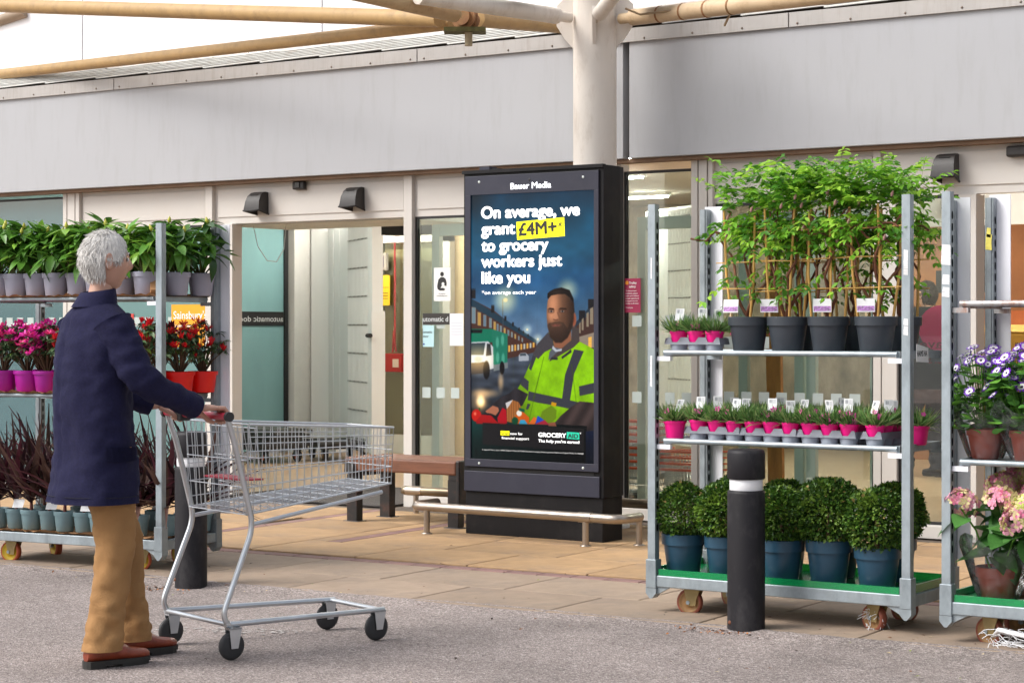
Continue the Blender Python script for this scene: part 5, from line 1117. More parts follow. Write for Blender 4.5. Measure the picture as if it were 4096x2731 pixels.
def leaf_round():
    n = 9; vs = [(0, 0, 0)]; 
    for i in range(n+1):
        a = -2.5+5.0*i/n; r = .5*(1+.10*(i % 2)); vs.append((.42+r*math.cos(a), r*.95*math.sin(a), .08*math.cos(a*2)-.05))
    return vs, [(0, i, i+1) for i in range(1, n+1)]
def daisy_plant(loc, seed, label):
    rg = np.random.default_rng(seed); t = thing('daisy_plant', label, 'plant', loc, 0, 'purple and white daisies in terracotta pots'); pot_on(t, tpot)
    n = 230; a = rg.uniform(0, 6.283, n); r = .15*np.sqrt(rg.random(n)); z = rg.uniform(.13, .42, n); P = np.stack([r*np.cos(a), r*np.sin(a), z], 1)
    D = np.stack([np.cos(a), np.sin(a), rg.uniform(-.4, .4, n)], 1)
    cloud('foliage', t, P, D, rg.uniform(-.5, .5, n), rg.uniform(.035, .062, n), dl, rg.integers(0, 2, n), leaf_round())
    st = MB()
    for i in range(84):
        a_ = rg.uniform(0, 6.283); r_ = .18*math.sqrt((i+.5)/84); z_ = .495-.16*(r_/.18)**2+rg.uniform(-.03, .02); p = Vector((r_*math.cos(a_), r_*math.sin(a_), z_))
        if r_ > .12 and rg.random() < .35: p.z -= rg.uniform(.03, .10)
        st.tube([(p.x*.2, p.y*.2, .14), (p.x*.75, p.y*.75, z_*.75), p], .0018, 4, caps=False)
        d = Vector((p.x*4+rg.normal(0, .25), p.y*4-.25+rg.normal(0, .25), .75)).normalized(); f = put('flower', DM, t, p); f.rotation_euler = d.to_track_quat('Z', 'Y').to_euler(); s = rg.uniform(.020, .030); f.scale = (s, s, s)
    obj('stalks', st, dl[0], t, kind='stuff'); sleeve(t, .075, .15, .004, .24, seed); return t
z2 = .81-.0035
for i, (x, y) in enumerate(((-.545, -.10), (-.335, -.14), (-.13, -.13), (-.42, .12), (-.2, .14))):
    daisy_plant(on(T2, x, y, z2), 800+i, 'purple and white daisy plant in a sleeved terracotta pot, %s' % ('at the left of the shelf', 'second along the shelf front', 'third along the shelf front', 'behind the leftmost pair', 'behind at the right')[i])
hl = leafm('hydrangea_leaf', (.055, .165, .035), .42, trans=.2, rnd=.3)
HLM = [MB().add(*leaf_t(1, .62, dr, .22, 6, tip=.9, base=.08), 0, True).mesh('leaf', hl) for dr in (.1, .3)]
hyp = [leafm('hydrangea_pink', (.80, .32, .42), .6, trans=.25), leafm('hydrangea_cream', (.70, .62, .32), .6, trans=.25), leafm('hydrangea_lime', (.50, .55, .14), .6, trans=.25), leafm('hydrangea_deep', (.62, .16, .28), .6, trans=.2)]
def head_mesh(kind, seed):
    rg = np.random.default_rng(seed); n = 120; d = rnd_dir(n, rg); d[:, 2] = np.where(d[:, 2] < -.45, -d[:, 2], d[:, 2]); P = d*np.array([1, 1, .75])
    pr = {0: [.55, .33, .04, .08], 1: [.25, .3, .42, .03], 2: [.06, .42, .5, .02]}[kind]
    tv_, tf_ = flower_t(4, .9, .15, .02)
    return bulk('flower_head', tv_, tf_, P, frame_mats(d+rg.normal(0, .25, (n, 3)), rg.uniform(0, 3, n), rg.uniform(.20, .27, n)), hyp, rg.choice(4, n, p=pr))
HM = [head_mesh(0, 1), head_mesh(1, 2), head_mesh(0, 3), head_mesh(2, 4)]
def hydrangea(loc, seed, label, heads):
    rg = np.random.default_rng(seed); t = thing('hydrangea', label, 'plant', loc, 0, 'hydrangeas in terracotta pots'); pot_on(t, hpot); st = MB()
    for (x, y, z, s, kd) in heads:
        z += .085; s *= 1.16
        st.tube([(x*.2, y*.2, .13), (x*.6, y*.6, .13+(z-.13)*.6), (x, y, z-s*.3)], .0042, 6)
        f = put('flower_head', HM[kd], t, (x, y, z)); f.scale = (s, s, s); f.rotation_euler = (rg.uniform(-.4, .2), rg.uniform(-.3, .3), rg.uniform(0, 6))
        whorl_leaves(t, (x*.92, y*.92, z-s*.75), (x*2, y*2, .5), 5, .135, rg, HLM, tilt0=-.1)
    for i in range(9):
        a = rg.uniform(0, 6.283); whorl_leaves(t, (.05*math.cos(a), .05*math.sin(a), rg.uniform(.18, .34)), (math.cos(a), math.sin(a), .6), 3, .15, rg, HLM, tilt0=.1)
    obj('stalks', st, dl[0], t, kind='stuff'); sleeve(t, .088, .165, .004, .25, seed); return t
zh = .197
hydrangea(on(T2, -.475, -.13, zh), 900, 'pink hydrangea in a sleeved terracotta pot beside the left post of the edge trolley', [(-.13, -.10, .335, .066, 0), (.03, -.02, .345, .07, 2), (.16, -.14, .27, .078, 0), (-.02, .12, .40, .065, 0), (.15, .05, .37, .06, 1)])
hydrangea(on(T2, -.225, -.13, zh), 901, 'cream and pink hydrangea in a sleeved terracotta pot, right of the first', [(-.06, -.10, .33, .068, 3), (.08, -.08, .33, .07, 1), (-.02, .08, .38, .07, 0), (.16, .06, .36, .065, 0)])
hydrangea(on(T2, -.40, .13, zh), 902, 'hydrangea with deep pink heads behind the front pair', [(-.05, -.02, .42, .07, 2), (.10, .05, .43, .07, 3), (-.14, .04, .39, .065, 1), (.2, -.03, .42, .06, 0)])
hydrangea(on(T2, .02, .0, zh), 903, 'hydrangea at the right edge of the picture, farthest right', [(-.08, -.10, .34, .07, 0), (.05, .05, .40, .07, 1), (.1, -.12, .33, .07, 0)])

for i, (x, y) in enumerate(((.10, -.12), (.33, -.10), (.54, .06))): daisy_plant(on(T2, x, y, z2), 820+i, 'purple and white daisy plant farther right along the shelf, %s of three' % ORD[i])
for i, (x, y) in enumerate(((.27, -.08), (.51, .0))): hydrangea(on(T2, x, y, zh), 910+i, 'pink hydrangea farther right on the trolley base, %s of two' % ORD[i], [(-.08, -.08, .34, .07, 0), (.07, .05, .39, .07, 1), (.1, -.12, .33, .07, 2)])
# ================================================================== PEOPLE
skin_m = mat('skin', (.52, .29, .21), .5, var=.08, scale=20, bump=.05, bscale=150); hair_w = mat('hair_silver', (.62, .60, .57), .6, var=.25, scale=40, stretch=(6, 1, 1), bump=.6, bscale=120)
navy = mat('navy_coat', (.012, .012, .044), .9, var=.22, scale=90, bump=.5, bscale=420, spec=.25); tan_t = mat('tan_trousers', (.34, .185, .075), .85, var=.14, scale=8, stretch=(1, 1, .5), bump=.4, bscale=300, spec=.25)
shoe_m = mat('tan_leather', (.25, .045, .018), .36, var=.35, scale=14, bump=.2, bscale=90, dirt=(.09, .02, .01), dirt_amt=.5, dirt_scale=18); sole_m = mat('shoe_sole', (.03, .028, .025), .8, var=.2)
def ring(c, rx, ry, n=24, wob=0., ph=0., tilt=0.):
    out = []
    for i in range(n):
        a = 2*math.pi*i/n; k_ = 1+wob*math.sin(3*a+ph)+wob*.7*math.sin(5*a+ph*1.7); x = rx*math.cos(a)*k_; y = ry*math.sin(a)*k_
        out.append((c[0]+x, c[1]+y, c[2]+x*tilt))
    return out
def head_pt(a, b, off=0.):
    """direction a (azimuth, 0 = forward), b (elevation) -> point of a head about 0.235 high, centred"""
    d = Vector((math.cos(a)*math.cos(b), math.sin(a)*math.cos(b), math.sin(b))); x, y, z = d.x*.100, d.y*.078, d.z*.122
    if z < 0:
        q = min(1, -z/.122); y *= 1-.30*q*q; x = x*(1-.10*q) if x > 0 else x*(1-.55*q)
    if x > 0:
        x *= .95; g = lambda y0, z0, sy_, sz: math.exp(-((y-y0)/sy_)**2-((z-z0)/sz)**2)
        x += .026*g(0, -.018, .013, .022)+.010*g(0, .012, .010, .03)+.006*g(0, .034, .05, .012)-.010*(g(.03, .012, .017, .013)+g(-.03, .012, .017, .013))+.008*g(0, -.062, .026, .010)+.012*g(0, -.098, .028, .02)-.003*g(0, -.077, .03, .006)
    r = Vector((x, y, z)); return r+d*off
def head_mesh_add(mb, c, turn=0., mi=0):
    nu, nv = 44, 30; vs = []; fs = []; M = Euler((0, 0, turn)).to_matrix()
    for j in range(nv+1):
        b = -math.pi/2+math.pi*j/nv
        for i in range(nu): vs.append(M@head_pt(2*math.pi*i/nu, b)+c)
    for j in range(nv):
        for i in range(nu): i2 = (i+1) % nu; fs.append((j*nu+i, j*nu+i2, (j+1)*nu+i2, (j+1)*nu+i))
    mb.add(vs, fs, mi, True)
    for sg in (-1, 1):      # ears
        rings = []
        for (x, w_, h_, o) in ((-.002, .016, .030, .0), (-.006, .019, .034, .010), (-.011, .016, .030, .018), (-.012, .008, .018, .015)):
            rings.append([M@Vector((x-.006+w_*math.cos(t_), sg*(.073+o), .0+h_*math.sin(t_)+(.004 if math.sin(t_) > 0 else 0)))+c for t_ in np.linspace(0, 2*math.pi, 14, endpoint=False)])
        mb.loft(rings, mi)
def person(name, label, loc, rz, coat_m, leg_m, shoe_mat, hairm, hold=True, hx=.47, hz=1.02, lf=(.24, .085), coat_hem=.68, turn=0.):
    t = thing(name, label, 'person', loc, rz)
    # ---- skeleton grown into one continuous body
    rf = (0., -.085); J = {}; E_ = []
    def j(n_, p, r): J[n_] = (Vector(p), r)
    j('pelvis', (-.01, 0, .93), .115); j('waist', (-.01, 0, 1.08), .105); j('chest', (0, 0, 1.28), .125); j('neckb', (.0, 0, 1.45), .055); j('neck', (.025, 0, 1.54), .050); j('head', (.035, 0, 1.60), .05)
    ch = [('pelvis', 'waist'), ('waist', 'chest'), ('chest', 'neckb'), ('neckb', 'neck'), ('neck', 'head')]
    for s_, sg, ft in (('r', -1, rf), ('l', 1, lf)):
        kx = ft[0]*.55+.05
        j('hip'+s_, (0, sg*.085, .88), .080); j('knee'+s_, (kx, ft[1]*1.0, .50), .052); j('calf'+s_, (ft[0]*.8+.0, ft[1], .33), .050); j('ank'+s_, (ft[0]-.01, ft[1], .10), .034); j('toe'+s_, (ft[0]+.11, ft[1], .045), .03)
        ch += [('pelvis', 'hip'+s_), ('hip'+s_, 'knee'+s_), ('knee'+s_, 'calf'+s_), ('calf'+s_, 'ank'+s_), ('ank'+s_, 'toe'+s_)]
        if hold: el, wr = (.07, sg*.27, 1.17), (hx-.10, sg*.19, hz+.035)
        else: el, wr = (-.03, sg*.26, 1.16), (.04, sg*.25, .92)
        j('sh'+s_, (0, sg*.165, 1.37), .045); j('elb'+s_, el, .043); j('wr'+s_, wr, .028)
        ch += [('chest', 'sh'+s_), ('sh'+s_, 'elb'+s_), ('elb'+s_, 'wr'+s_)]
    names = list(J); me = bpy.data.meshes.new('b'); me.from_pydata([J[n_][0] for n_ in names], [(names.index(a), names.index(b)) for a, b in ch], [])
    o = bpy.data.objects.new('b', me); COL.objects.link(o); md = o.modifiers.new('s', 'SKIN'); 
    for i, n_ in enumerate(names): sv = me.skin_vertices[0].data[i]; sv.radius = (J[n_][1], J[n_][1]); sv.use_root = (i == 0)
    ss = o.modifiers.new('d', 'SUBSURF'); ss.levels = ss.render_levels = 2
    ev = bpy.data.meshes.new_from_object(o.evaluated_get(bpy.context.evaluated_depsgraph_get())); bpy.data.objects.remove(o)
    mb = MB().add([v.co.copy() for v in ev.vertices], [tuple(p.vertices) for p in ev.polygons], 0, True)
    hc = Vector((.045, 0, 1.655)); head_mesh_add(mb, hc, turn)
    for sg in (-1, 1):      # hands with five fingers
        if hold:
            y0 = sg*.19; mb.loft([[(hx-.115+.0*k_, y0+.026*math.cos(a), hz+.035+.017*math.sin(a)) for a in np.linspace(0, 6.283, 12, endpoint=False)] for k_ in (0,)]+[[(x, y0+w_*math.cos(a), hz+dz+h_*math.sin(a)) for a in np.linspace(0, 6.283, 12, endpoint=False)] for x, w_, h_, dz in ((hx-.08, .034, .016, .036), (hx-.04, .042, .014, .036), (hx-.012, .041, .011, .034))], 0)
            for q, (dy, L_) in enumerate(((-.032, .9), (-.011, 1.), (.010, .97), (.031, .82))):
                mb.tube([(hx-.02, y0+dy, hz+.034), (hx+.010*L_, y0+dy, hz+.034), (hx+.034*L_, y0+dy, hz+.010), (hx+.026*L_, y0+dy, hz-.018*L_), (hx+.004, y0+dy, hz-.030*L_)], [.0100, .0098, .0092, .0085, .0072], 9)
            mb.tube([(hx-.085, y0-sg*.026, hz+.028), (hx-.05, y0-sg*.050, hz+.006), (hx-.018, y0-sg*.052, hz-.020), (hx+.006, y0-sg*.048, hz-.030)], [.013, .0115, .0105, .008], 9)
        else:
            w0 = J['wr'+('r' if sg < 0 else 'l')][0]; mb.loft([[(w0.x+rx*math.cos(a), w0.y+.014*math.sin(a), w0.z-dz) for a in np.linspace(0, 6.283, 12, endpoint=False)] for rx, dz in ((.026, 0), (.038, .04), (.042, .085))], 0)
            for q, (dx2, L_) in enumerate(((-.030, .06), (-.010, .072), (.010, .075), (.030, .066))): mb.tube([(w0.x+dx2, w0.y, w0.z-.08), (w0.x+dx2+.008, w0.y-sg*.008, w0.z-.08-L_*.55), (w0.x+dx2+.018, w0.y-sg*.02, w0.z-.08-L_)], [.010, .009, .007], 8)
            mb.tube([(w0.x+.03, w0.y, w0.z-.02), (w0.x+.055, w0.y-sg*.012, w0.z-.06), (w0.x+.06, w0.y-sg*.02, w0.z-.095)], [.013, .011, .008], 8)
    body = obj('body', mb, skin_m, t)
    # face details
    Mh = Euler((0, 0, turn)).to_matrix(); fc = MB()
    for sg in (-1, 1):
        c_ = Mh@Vector((.080, sg*.031, .012))+hc; fc.lathe([(.001, .011), (.006, .009), (.010, .004), (.0115, 0)], 10, c_, 0, True, 'x'); fc.lathe([(.001, .0125), (.005, .011)], 8, c_, 1, True, 'x')
    obj('eyes', fc, [mat('eye_white', (.7, .68, .66), .2), mat('eye_iris', (.05, .06, .07), .2)], t)
    br = MB()
    for sg in (-1, 1): br.tube([Mh@Vector((.091, sg*.016, .034))+hc, Mh@Vector((.090, sg*.032, .039))+hc, Mh@Vector((.078, sg*.050, .033))+hc], [.003, .004, .002], 6)
    obj('eyebrows', br, hairm, t)
    obj('lips', MB().tube([Mh@Vector((.082, -.022, -.064))+hc, Mh@Vector((.0945, 0, -.063))+hc, Mh@Vector((.082, .022, -.064))+hc], [.002, .0045, .002], 7), mat('lips', (.40, .16, .13), .5), t)
    hv, hf = [], []; nu, nv = 60, 34; idx = {}; rg = random.Random(9)
    for jj in range(nv+1):
        b = -1.1+(math.pi/2+1.1)*jj/nv
        for i in range(nu):
            a = -math.pi+2*math.pi*i/nu; n1 = .0015*math.sin(a*23+b*5)+.0012*math.sin(a*41-b*7)+rg.uniform(-.0016, .0016); hv.append(Mh@head_pt(a, b, .012+n1)+hc)
    def hairy(a, b):
        front = abs(a) < 1.0; line = .62 if abs(a) < .55 else (.62-(abs(a)-.55)*.9 if abs(a) < 1.25 else (.0 if abs(a) < 1.9 else -.55)); return b > line
    for jj in range(nv):
        for i in range(nu):
            a = -math.pi+2*math.pi*(i+.5)/nu; b = -1.1+(math.pi/2+1.1)*(jj+.5)/nv
            if hairy(a, b): i2 = (i+1) % nu; hf.append((jj*nu+i, jj*nu+i2, (jj+1)*nu+i2, (jj+1)*nu+i))
    hob = obj('hair', MB().add(hv, hf, 0, True), hairm, t); sd = hob.modifiers.new('thick', 'SOLIDIFY'); sd.thickness = .010; sd.offset = -1
    HP, HD = [], []; hg = np.random.default_rng(5)
    while len(HP) < 5200:
        a = hg.uniform(-math.pi, math.pi); b = math.asin(hg.uniform(-.85, 1))
        if not hairy(a, b): continue
        p = head_pt(a, b, .009); q = head_pt(a, b-.05, .009); tg = (q-p).normalized(); nrm = Vector((math.cos(a)*math.cos(b), math.sin(a)*math.cos(b), math.sin(b)))
        dr = tg*(1 if b < 1.0 else .3)+Vector((-.55, 0, 0))*(1 if b > .4 else .25)+nrm*hg.uniform(.05, .28)+Vector(hg.normal(0, .15, 3)); HP.append(Mh@p+hc); HD.append(Mh@dr)
    put('strands', bulk('strands', *leaf_t(1, .075, .25, .3, 2, base=.4), np.array(HP), frame_mats(np.array(HD), hg.uniform(-1, 1, len(HP)), hg.uniform(.018, .034, len(HP))), [hairm, MATS.get('hair_pale') or mat('hair_pale', (.80, .78, .75), .5, var=.1)] if hairm is hair_w else [hairm, hairm], hg.integers(0, 2, len(HP))), hob, kind='stuff')
    # trousers: folds gather at the knee and stack on the shoe
    def folds(p, amp, fr, seed): return amp*mnoise.noise(Vector((p[0]*fr[0]+seed, p[1]*fr[1], p[2]*fr[2])))
    tr = MB()
    for s_, sg, ft in (('r', -1, rf), ('l', 1, lf)):
        K = J['knee'+s_][0]; A = J['ank'+s_][0]; H_ = J['hip'+s_][0]; rings = []
        for u in np.linspace(0, 1, 70):
            z = .90-(.90-.07)*u
            if z > K.z: q = (H_.z+.02-z)/(H_.z+.02-K.z); c_ = H_.lerp(K, max(0, min(1, q)))
            else: q = (K.z-z)/(K.z-A.z); c_ = K.lerp(A, min(1.05, q))
            w_ = np.interp(u, [0, .15, .45, .7, .92, 1], [.114, .102, .082, .074, .076, .082]); rg_ = []
            low = np.interp(u, [0, .4, .6, .8, 1], [.5, 1, .8, 1.3, 1.9])
            for i in range(44):
                a_ = 2*math.pi*i/44; d_ = Vector((math.cos(a_), math.sin(a_), 0)); p_ = Vector((c_.x, c_.y, z))+d_*w_
                f_ = folds(p_+d_*.05, .010*low, (9, 9, 16), 3.1*sg)+folds(p_, .006*low, (22, 22, 34), 7.7*sg)
                if abs(math.sin(a_)) < .12 and math.cos(a_) > 0: f_ += .006
                rg_.append(p_+d_*f_*(0.2 if u > .985 else 1))
            rings.append(rg_)
        tr.loft(rings, caps=False)
    obj('trousers', tr, leg_m, t)
    for s_, sg, ft in (('r', -1, rf), ('l', 1, lf)):
        sh = MB(); rings = []
        for x, w_, h_, z0 in ((-.085, .024, .040, .032), (-.075, .034, .062, .032), (-.03, .038, .078, .032), (.02, .040, .075, .030), (.06, .043, .056, .028), (.11, .047, .042, .026), (.155, .044, .036, .025), (.185, .032, .030, .026), (.197, .014, .020, .028)):
            rings.append([(ft[0]+x, ft[1]+w_*math.cos(a), max(z0-.006, z0+h_*.5+h_*.62*math.sin(a))) for a in np.linspace(0, 6.283, 18, endpoint=False)])
        sh.loft(rings); so = obj('shoe', sh, shoe_mat, t)
        out = [(-.090, -.020), (-.080, -.036), (-.03, -.040), (.03, -.041), (.10, -.051), (.16, -.046), (.195, -.026), (.203, 0), (.195, .026), (.16, .046), (.10, .051), (.03, .041), (-.03, .040), (-.080, .036), (-.090, .020), (-.094, 0)]
        sl = MB().prism([(ft[0]+x, ft[1]+y) for x, y in out], .012, .031, 'z'); heel = [q for q in out if q[0] < .0]; sl.prism([(ft[0]+x, ft[1]+y) for x, y in [(-.01, -.038)]+[(-.03, -.040), (-.080, -.036), (-.090, -.020), (-.094, 0), (-.090, .020), (-.080, .036), (-.03, .040), (-.01, .038)]], .0, .013, 'z')
        sl.prism([(ft[0]+x, ft[1]+y) for x, y in [(.06, -.045), (.10, -.049), (.16, -.044), (.19, -.022), (.195, 0), (.19, .022), (.16, .044), (.10, .049), (.06, .045)]], .0, .0125, 'z')
        obj('sole', sl, sole_m, so); lc = MB()
        for k_ in range(4): lc.tube([(ft[0]+.035+.018*k_, ft[1]-.018, .088-.009*k_), (ft[0]+.04+.018*k_, ft[1], .095-.009*k_), (ft[0]+.035+.018*k_, ft[1]+.018, .088-.009*k_)], .003, 5)
        obj('laces', lc, mat('laces', (.12, .03, .02), .7), so)
    # coat: body with collar, seams, pocket flaps, two sleeves
    ct = MB(); rings = []
    for u in np.linspace(0, 1, 64):
        z = coat_hem+(1.49-coat_hem)*u; rx = np.interp(u, [0, .3, .55, .8, .93, 1], [.172, .152, .150, .150, .118, .078]); ry = np.interp(u, [0, .3, .55, .8, .9, .96, 1], [.225, .207, .20, .222, .200, .135, .084]); rg_ = []
        for i in range(72):
            a_ = 2*math.pi*i/72; d_ = Vector((math.cos(a_), math.sin(a_), 0)); p_ = Vector((-.01+.01*u+.010*math.sin(u*9)+rx*d_.x, ry*d_.y, z))
            f_ = folds(p_, .017*(1-u)**.8+.003, (10, 10, 3.2), 1.3)+folds(p_, .007, (16, 16, 22), 5.)+folds(p_, .004, (40, 40, 30), 9.)
            if abs(a_-math.pi) < .05: f_ -= .005
            rg_.append(p_+d_*f_)
        rings.append(rg_)
    ct.loft(rings)
    ct.loft([ring((-.004, 0, 1.470), .094, .100, 28), ring((.006, 0, 1.515), .080, .084, 28, tilt=.12), ring((.012, 0, 1.537), .072, .074, 28, tilt=.14), ring((.012, 0, 1.540), .062, .064, 28, tilt=.14), ring((.006, 0, 1.485), .066, .07, 28)], caps=False)
    for s_, sg in (('r', -1), ('l', 1)):
        S0, E0, W0 = J['sh'+s_][0]+Vector((0, sg*-.02, .03)), J['elb'+s_][0], J['wr'+s_][0]; pts = []
        NS = 46
        for i in range(NS):
            u = i/(NS-1)
            pts.append(S0.lerp(E0, u*2) if u < .5 else E0.lerp(W0, (u-.5)*2*.96))
        for _ in range(8):
            for i in range(1, NS-1): pts[i] = (pts[i-1]+pts[i]*2+pts[i+1])/4
        tmp = MB().tube(pts, [np.interp(i/(NS-1), [0, .2, .5, .75, 1], [.088, .080, .064, .057, .050]) for i in range(NS)], 26)
        for q in range(NS*26):
            v = Vector(tmp.v[q]); c_ = pts[q//26]; d_ = (v-c_).normalized(); el_ = 1+1.2*math.exp(-((q//26)/NS-.5)**2/.02)
            tmp.v[q] = tuple(v+d_*(folds(v, .009*el_, (14, 14, 26), 2.2*sg)+folds(v, .004, (45, 45, 45), 4.)))
        ct.add(tmp.v, tmp.f, 0, True)
    cob = obj('coat', ct, coat_m, t)
    for sg in (-1, 1):
        fl = MB(); outer = []
        for x in np.linspace(-.055, .085, 7): yy = sg*(.212*math.sqrt(max(.05, 1-(x/.165)**2))+.010); outer.append((x, yy))
        vs = [(x, y, .90) for x, y in outer]+[(x, y+sg*.006, .845) for x, y in outer]+[(x, y+sg*.007, .90) for x, y in outer]; n7 = len(outer)
        fl.add(vs, [(i, i+1, n7+i+1, n7+i) for i in range(n7-1)]+[(n7+i, n7+i+1, i+1, i) for i in range(n7-1)]); obj('pocket_flap', fl, coat_m, cob)
    obj('hem_stitch', MB().tube([(-.01+.176*math.cos(a_), .229*math.sin(a_), coat_hem+.03) for a_ in np.linspace(0, 6.283, 50)], .0015, 4, caps=False), mat('dark_thread', (.005, .005, .015), .9), cob)
    return t
HEAD = R(34+38)
fw = Vector((math.cos(HEAD), math.sin(HEAD), 0)); lfv = Vector((-math.sin(HEAD), math.cos(HEAD), 0))
foot = Vector((-5.935, 5.82, 0)); base = foot+lfv*.085
person('person', 'person with silver hair, navy coat and tan trousers pushing a shopping cart', base, HEAD, navy, tan_t, shoe_m, hair_w, True, .47, 1.015, (.22, .085), .67, R(-6))
person('person', 'person in dark trousers seen inside the right doorway behind the trolleys', (-7.0, 17.2, .02), R(150), mat('dark_top', (.05, .03, .035), .8), mat('dark_jeans', (.012, .014, .022), .85), mat('black_trainer', (.02, .02, .02), .5), mat('hair_dark', (.03, .02, .015), .6), False, lf=(.26, .085))
# ================================================================== SHOPPING CART
chrome = mat('cart_zinc', (.60, .63, .66), .3, metal=.85, var=.1, scale=8); redh = mat('cart_red', (.42, .02, .05), .4, var=.06); wblk = mat('cart_wheel', (.03, .03, .032), .6)
sc = thing('shopping_cart', 'wire shopping cart with a red handle pushed by the person in navy', 'cart', base, HEAD)
HX, HZ = .47, 1.015
obj('handle', MB().tube([(HX, -.27, HZ), (HX, .27, HZ)], .0155, 12), redh, sc)
obj('handle_end', MB().tube([(HX, -.285, HZ), (HX, -.268, HZ)], .021, 12), wblk, sc); obj('handle_end', MB().tube([(HX, .268, HZ), (HX, .285, HZ)], .021, 12), wblk, sc)
RX, FX = .57, 1.36; rz0, rz1 = .60, .98; fz0, fz1 = .69, .94; RW, FW = .27, .19
def side(u, v, sg):     # u along, v up
    return Vector((RX+(FX-RX)*u+.03*v*(1-u)*0, sg*((RW+(FW-RW)*u)*(.90+.10*v)), (rz0+(fz0-rz0)*u)*(1-v)+(rz1+(fz1-rz1)*u)*v))
bs = MB()
for sg in (-1, 1):
    for u in np.linspace(0, 1, 22): bs.tube([side(u, 0, sg), side(u, 1, sg)], .0021, 5, caps=False)
    for v in (.12, .3, .5, .7, .86): bs.tube([side(0, v, sg), side(1, v, sg)], .0024, 5, caps=False)
    bs.tube([side(0, 1, sg), side(1, 1, sg)], .0055, 8); bs.tube([side(0, 0, sg), side(1, 0, sg)], .0045, 8)
for v in np.linspace(-1, 1, 13):
    bs.tube([side(1, 0, v), side(1, 1, v)], .0021, 5, caps=False); bs.tube([side(0, 0, v), side(1, 0, v)], .0022, 5, caps=False); bs.tube([side(.02, 0, v), side(.02, 1, v)+Vector((-.02, 0, 0))], .0021, 5, caps=False)
for v in (0, .3, .6, 1): bs.tube([side(1, v, -1), side(1, v, 1)], .005 if v == 1 else .0026, 6); bs.tube([side(0, v, -1), side(0, v, 1)], .004 if v == 1 else .0026, 6)
for u in np.linspace(.1, .9, 9): bs.tube([side(u, 0, -1), side(u, 0, 1)], .0022, 5, caps=False)
obj('basket', bs, chrome, sc)
cf = MB(); 
for v in np.linspace(-.8, .8, 9): cf.tube([side(.03, .05, v*.9)+Vector((.10, 0, .08)), side(.03, .95, v*.9)+Vector((.05, 0, 0))], .002, 5, caps=False)
for h_ in (.1, .5, .93): cf.tube([side(.03, h_, -.75)+Vector((.10-.05*h_, 0, .08*(1-h_))), side(.03, h_, .75)+Vector((.10-.05*h_, 0, .08*(1-h_)))], .003, 6)
obj('child_seat_flap', cf, chrome, sc); obj('seat_panel', MB().box((.60, -.17, .735), (.70, .17, .742)), redh, sc)
obj('coin_lock', MB().box((HX-.022, .10, HZ-.030), (HX+.030, .16, HZ+.024)), wblk, sc, bevel=.006); obj('handle_badge', MB().box((HX-.017, -.06, HZ+.0145), (HX+.017, .06, HZ+.0175)), mat('badge_white', (.7, .7, .7), .5), sc)
for sg in (-1, 1):
    y = sg*.255
    obj('frame_tube', MB().tube(bend([(HX, sg*.262, HZ), (HX+.04, y, .90), (.60, y, .55), (.44, y*1.03, .17), (.48, y*1.03, .145)], .06), .0125, 10).tube([(.46, y*1.03, .150), (1.30, sg*.20, .135)], .0125, 10).tube([(.60, y, .56), (1.30, sg*.185, .655)], .009, 8), chrome, sc)
    for x, yy in ((.50, y*1.03), (1.27, sg*.20)):
        cw = obj('caster', MB().prism([(-.03, .135), (.03, .135), (.012, .05), (-.02, .05)], -.020, -.017, 'y').prism([(-.03, .135), (.03, .135), (.012, .05), (-.02, .05)], .017, .020, 'y').box((-.03, -.02, .128), (.03, .02, .136)), chrome, sc, (x, yy, 0))
        obj('wheel', MB().lathe([(0, -.011), (.045, -.012), (.0575, -.008), (.060, 0), (.0575, .008), (.045, .012), (0, .011)], 22, (-.01, 0, .060), 0, True, 'y'), wblk, cw)
obj('cross_bar', MB().tube([(1.28, -.2, .135), (1.28, .2, .135)], .011, 8), chrome, sc); obj('cross_bar', MB().tube([(.47, -.262, .15), (.47, .262, .15)], .011, 8), chrome, sc)
# ================================================================== SIGNS AND NOTICES ON THE GLASS
def pc(name, col): return mat(name, col, .55, var=.02)
GY = 12.305
def poster(name, label, x0, x1, z0, z1, m, y=GY, **kw):
    t = thing(name, label, kw.get('cat', 'poster'), ((x0+x1)/2, y, z0)); w_ = x1-x0
    obj('sheet', MB().box((-w_/2, -.0015, 0), (w_/2, 0, z1-z0)), m, t); return t, w_, z1-z0
wink = pc('ink_white', (.85, .85, .85)); bink = pc('ink_black', (.015, .015, .015))
t, w_, h = poster('window_sign', "orange supermarket sign with white street lettering in the left window", -11.76, -11.33, 1.22, 1.575, pc('sign_orange', (.85, .36, .012)), cat='sign')
lettering("Sainsbury's", (-w_/2+.025, -.0025, .235), wink, t, width=.375, height=.068, bold=.012); lettering('Colchester Avenue', (-w_/2+.025, -.0025, .165), wink, t, width=.25, height=.026, bold=.012); lettering('Rhodfa Colchester', (-w_/2+.025, -.0025, .120), wink, t, width=.235, height=.026, shear=.25)
t, w_, h = poster('window_sign', 'small green and black opening notice left of the orange sign', -11.98, -11.78, 1.20, 1.42, pc('notice_dark', (.02, .03, .03)))
obj('green_panel', MB().box((-.085, -.003, .04), (.095, -.0016, .135)), pc('notice_green', (.08, .75, .06)), t); lettering('OPENING', (-.07, -.0036, .09), bink, t, width=.14, height=.022, bold=.01)
t, w_, h = poster('window_sign', 'white notice sheet in the far left window', -13.7, -13.5, 1.22, 1.42, pc('notice_white', (.72, .74, .76)))
for k_ in range(4): obj('print_line', MB().box((-.08, -.003, .15-.03*k_), (.06-.02*(k_ % 2), -.0016, .158-.03*k_)), pc('print_pale', (.25, .3, .4)), t)
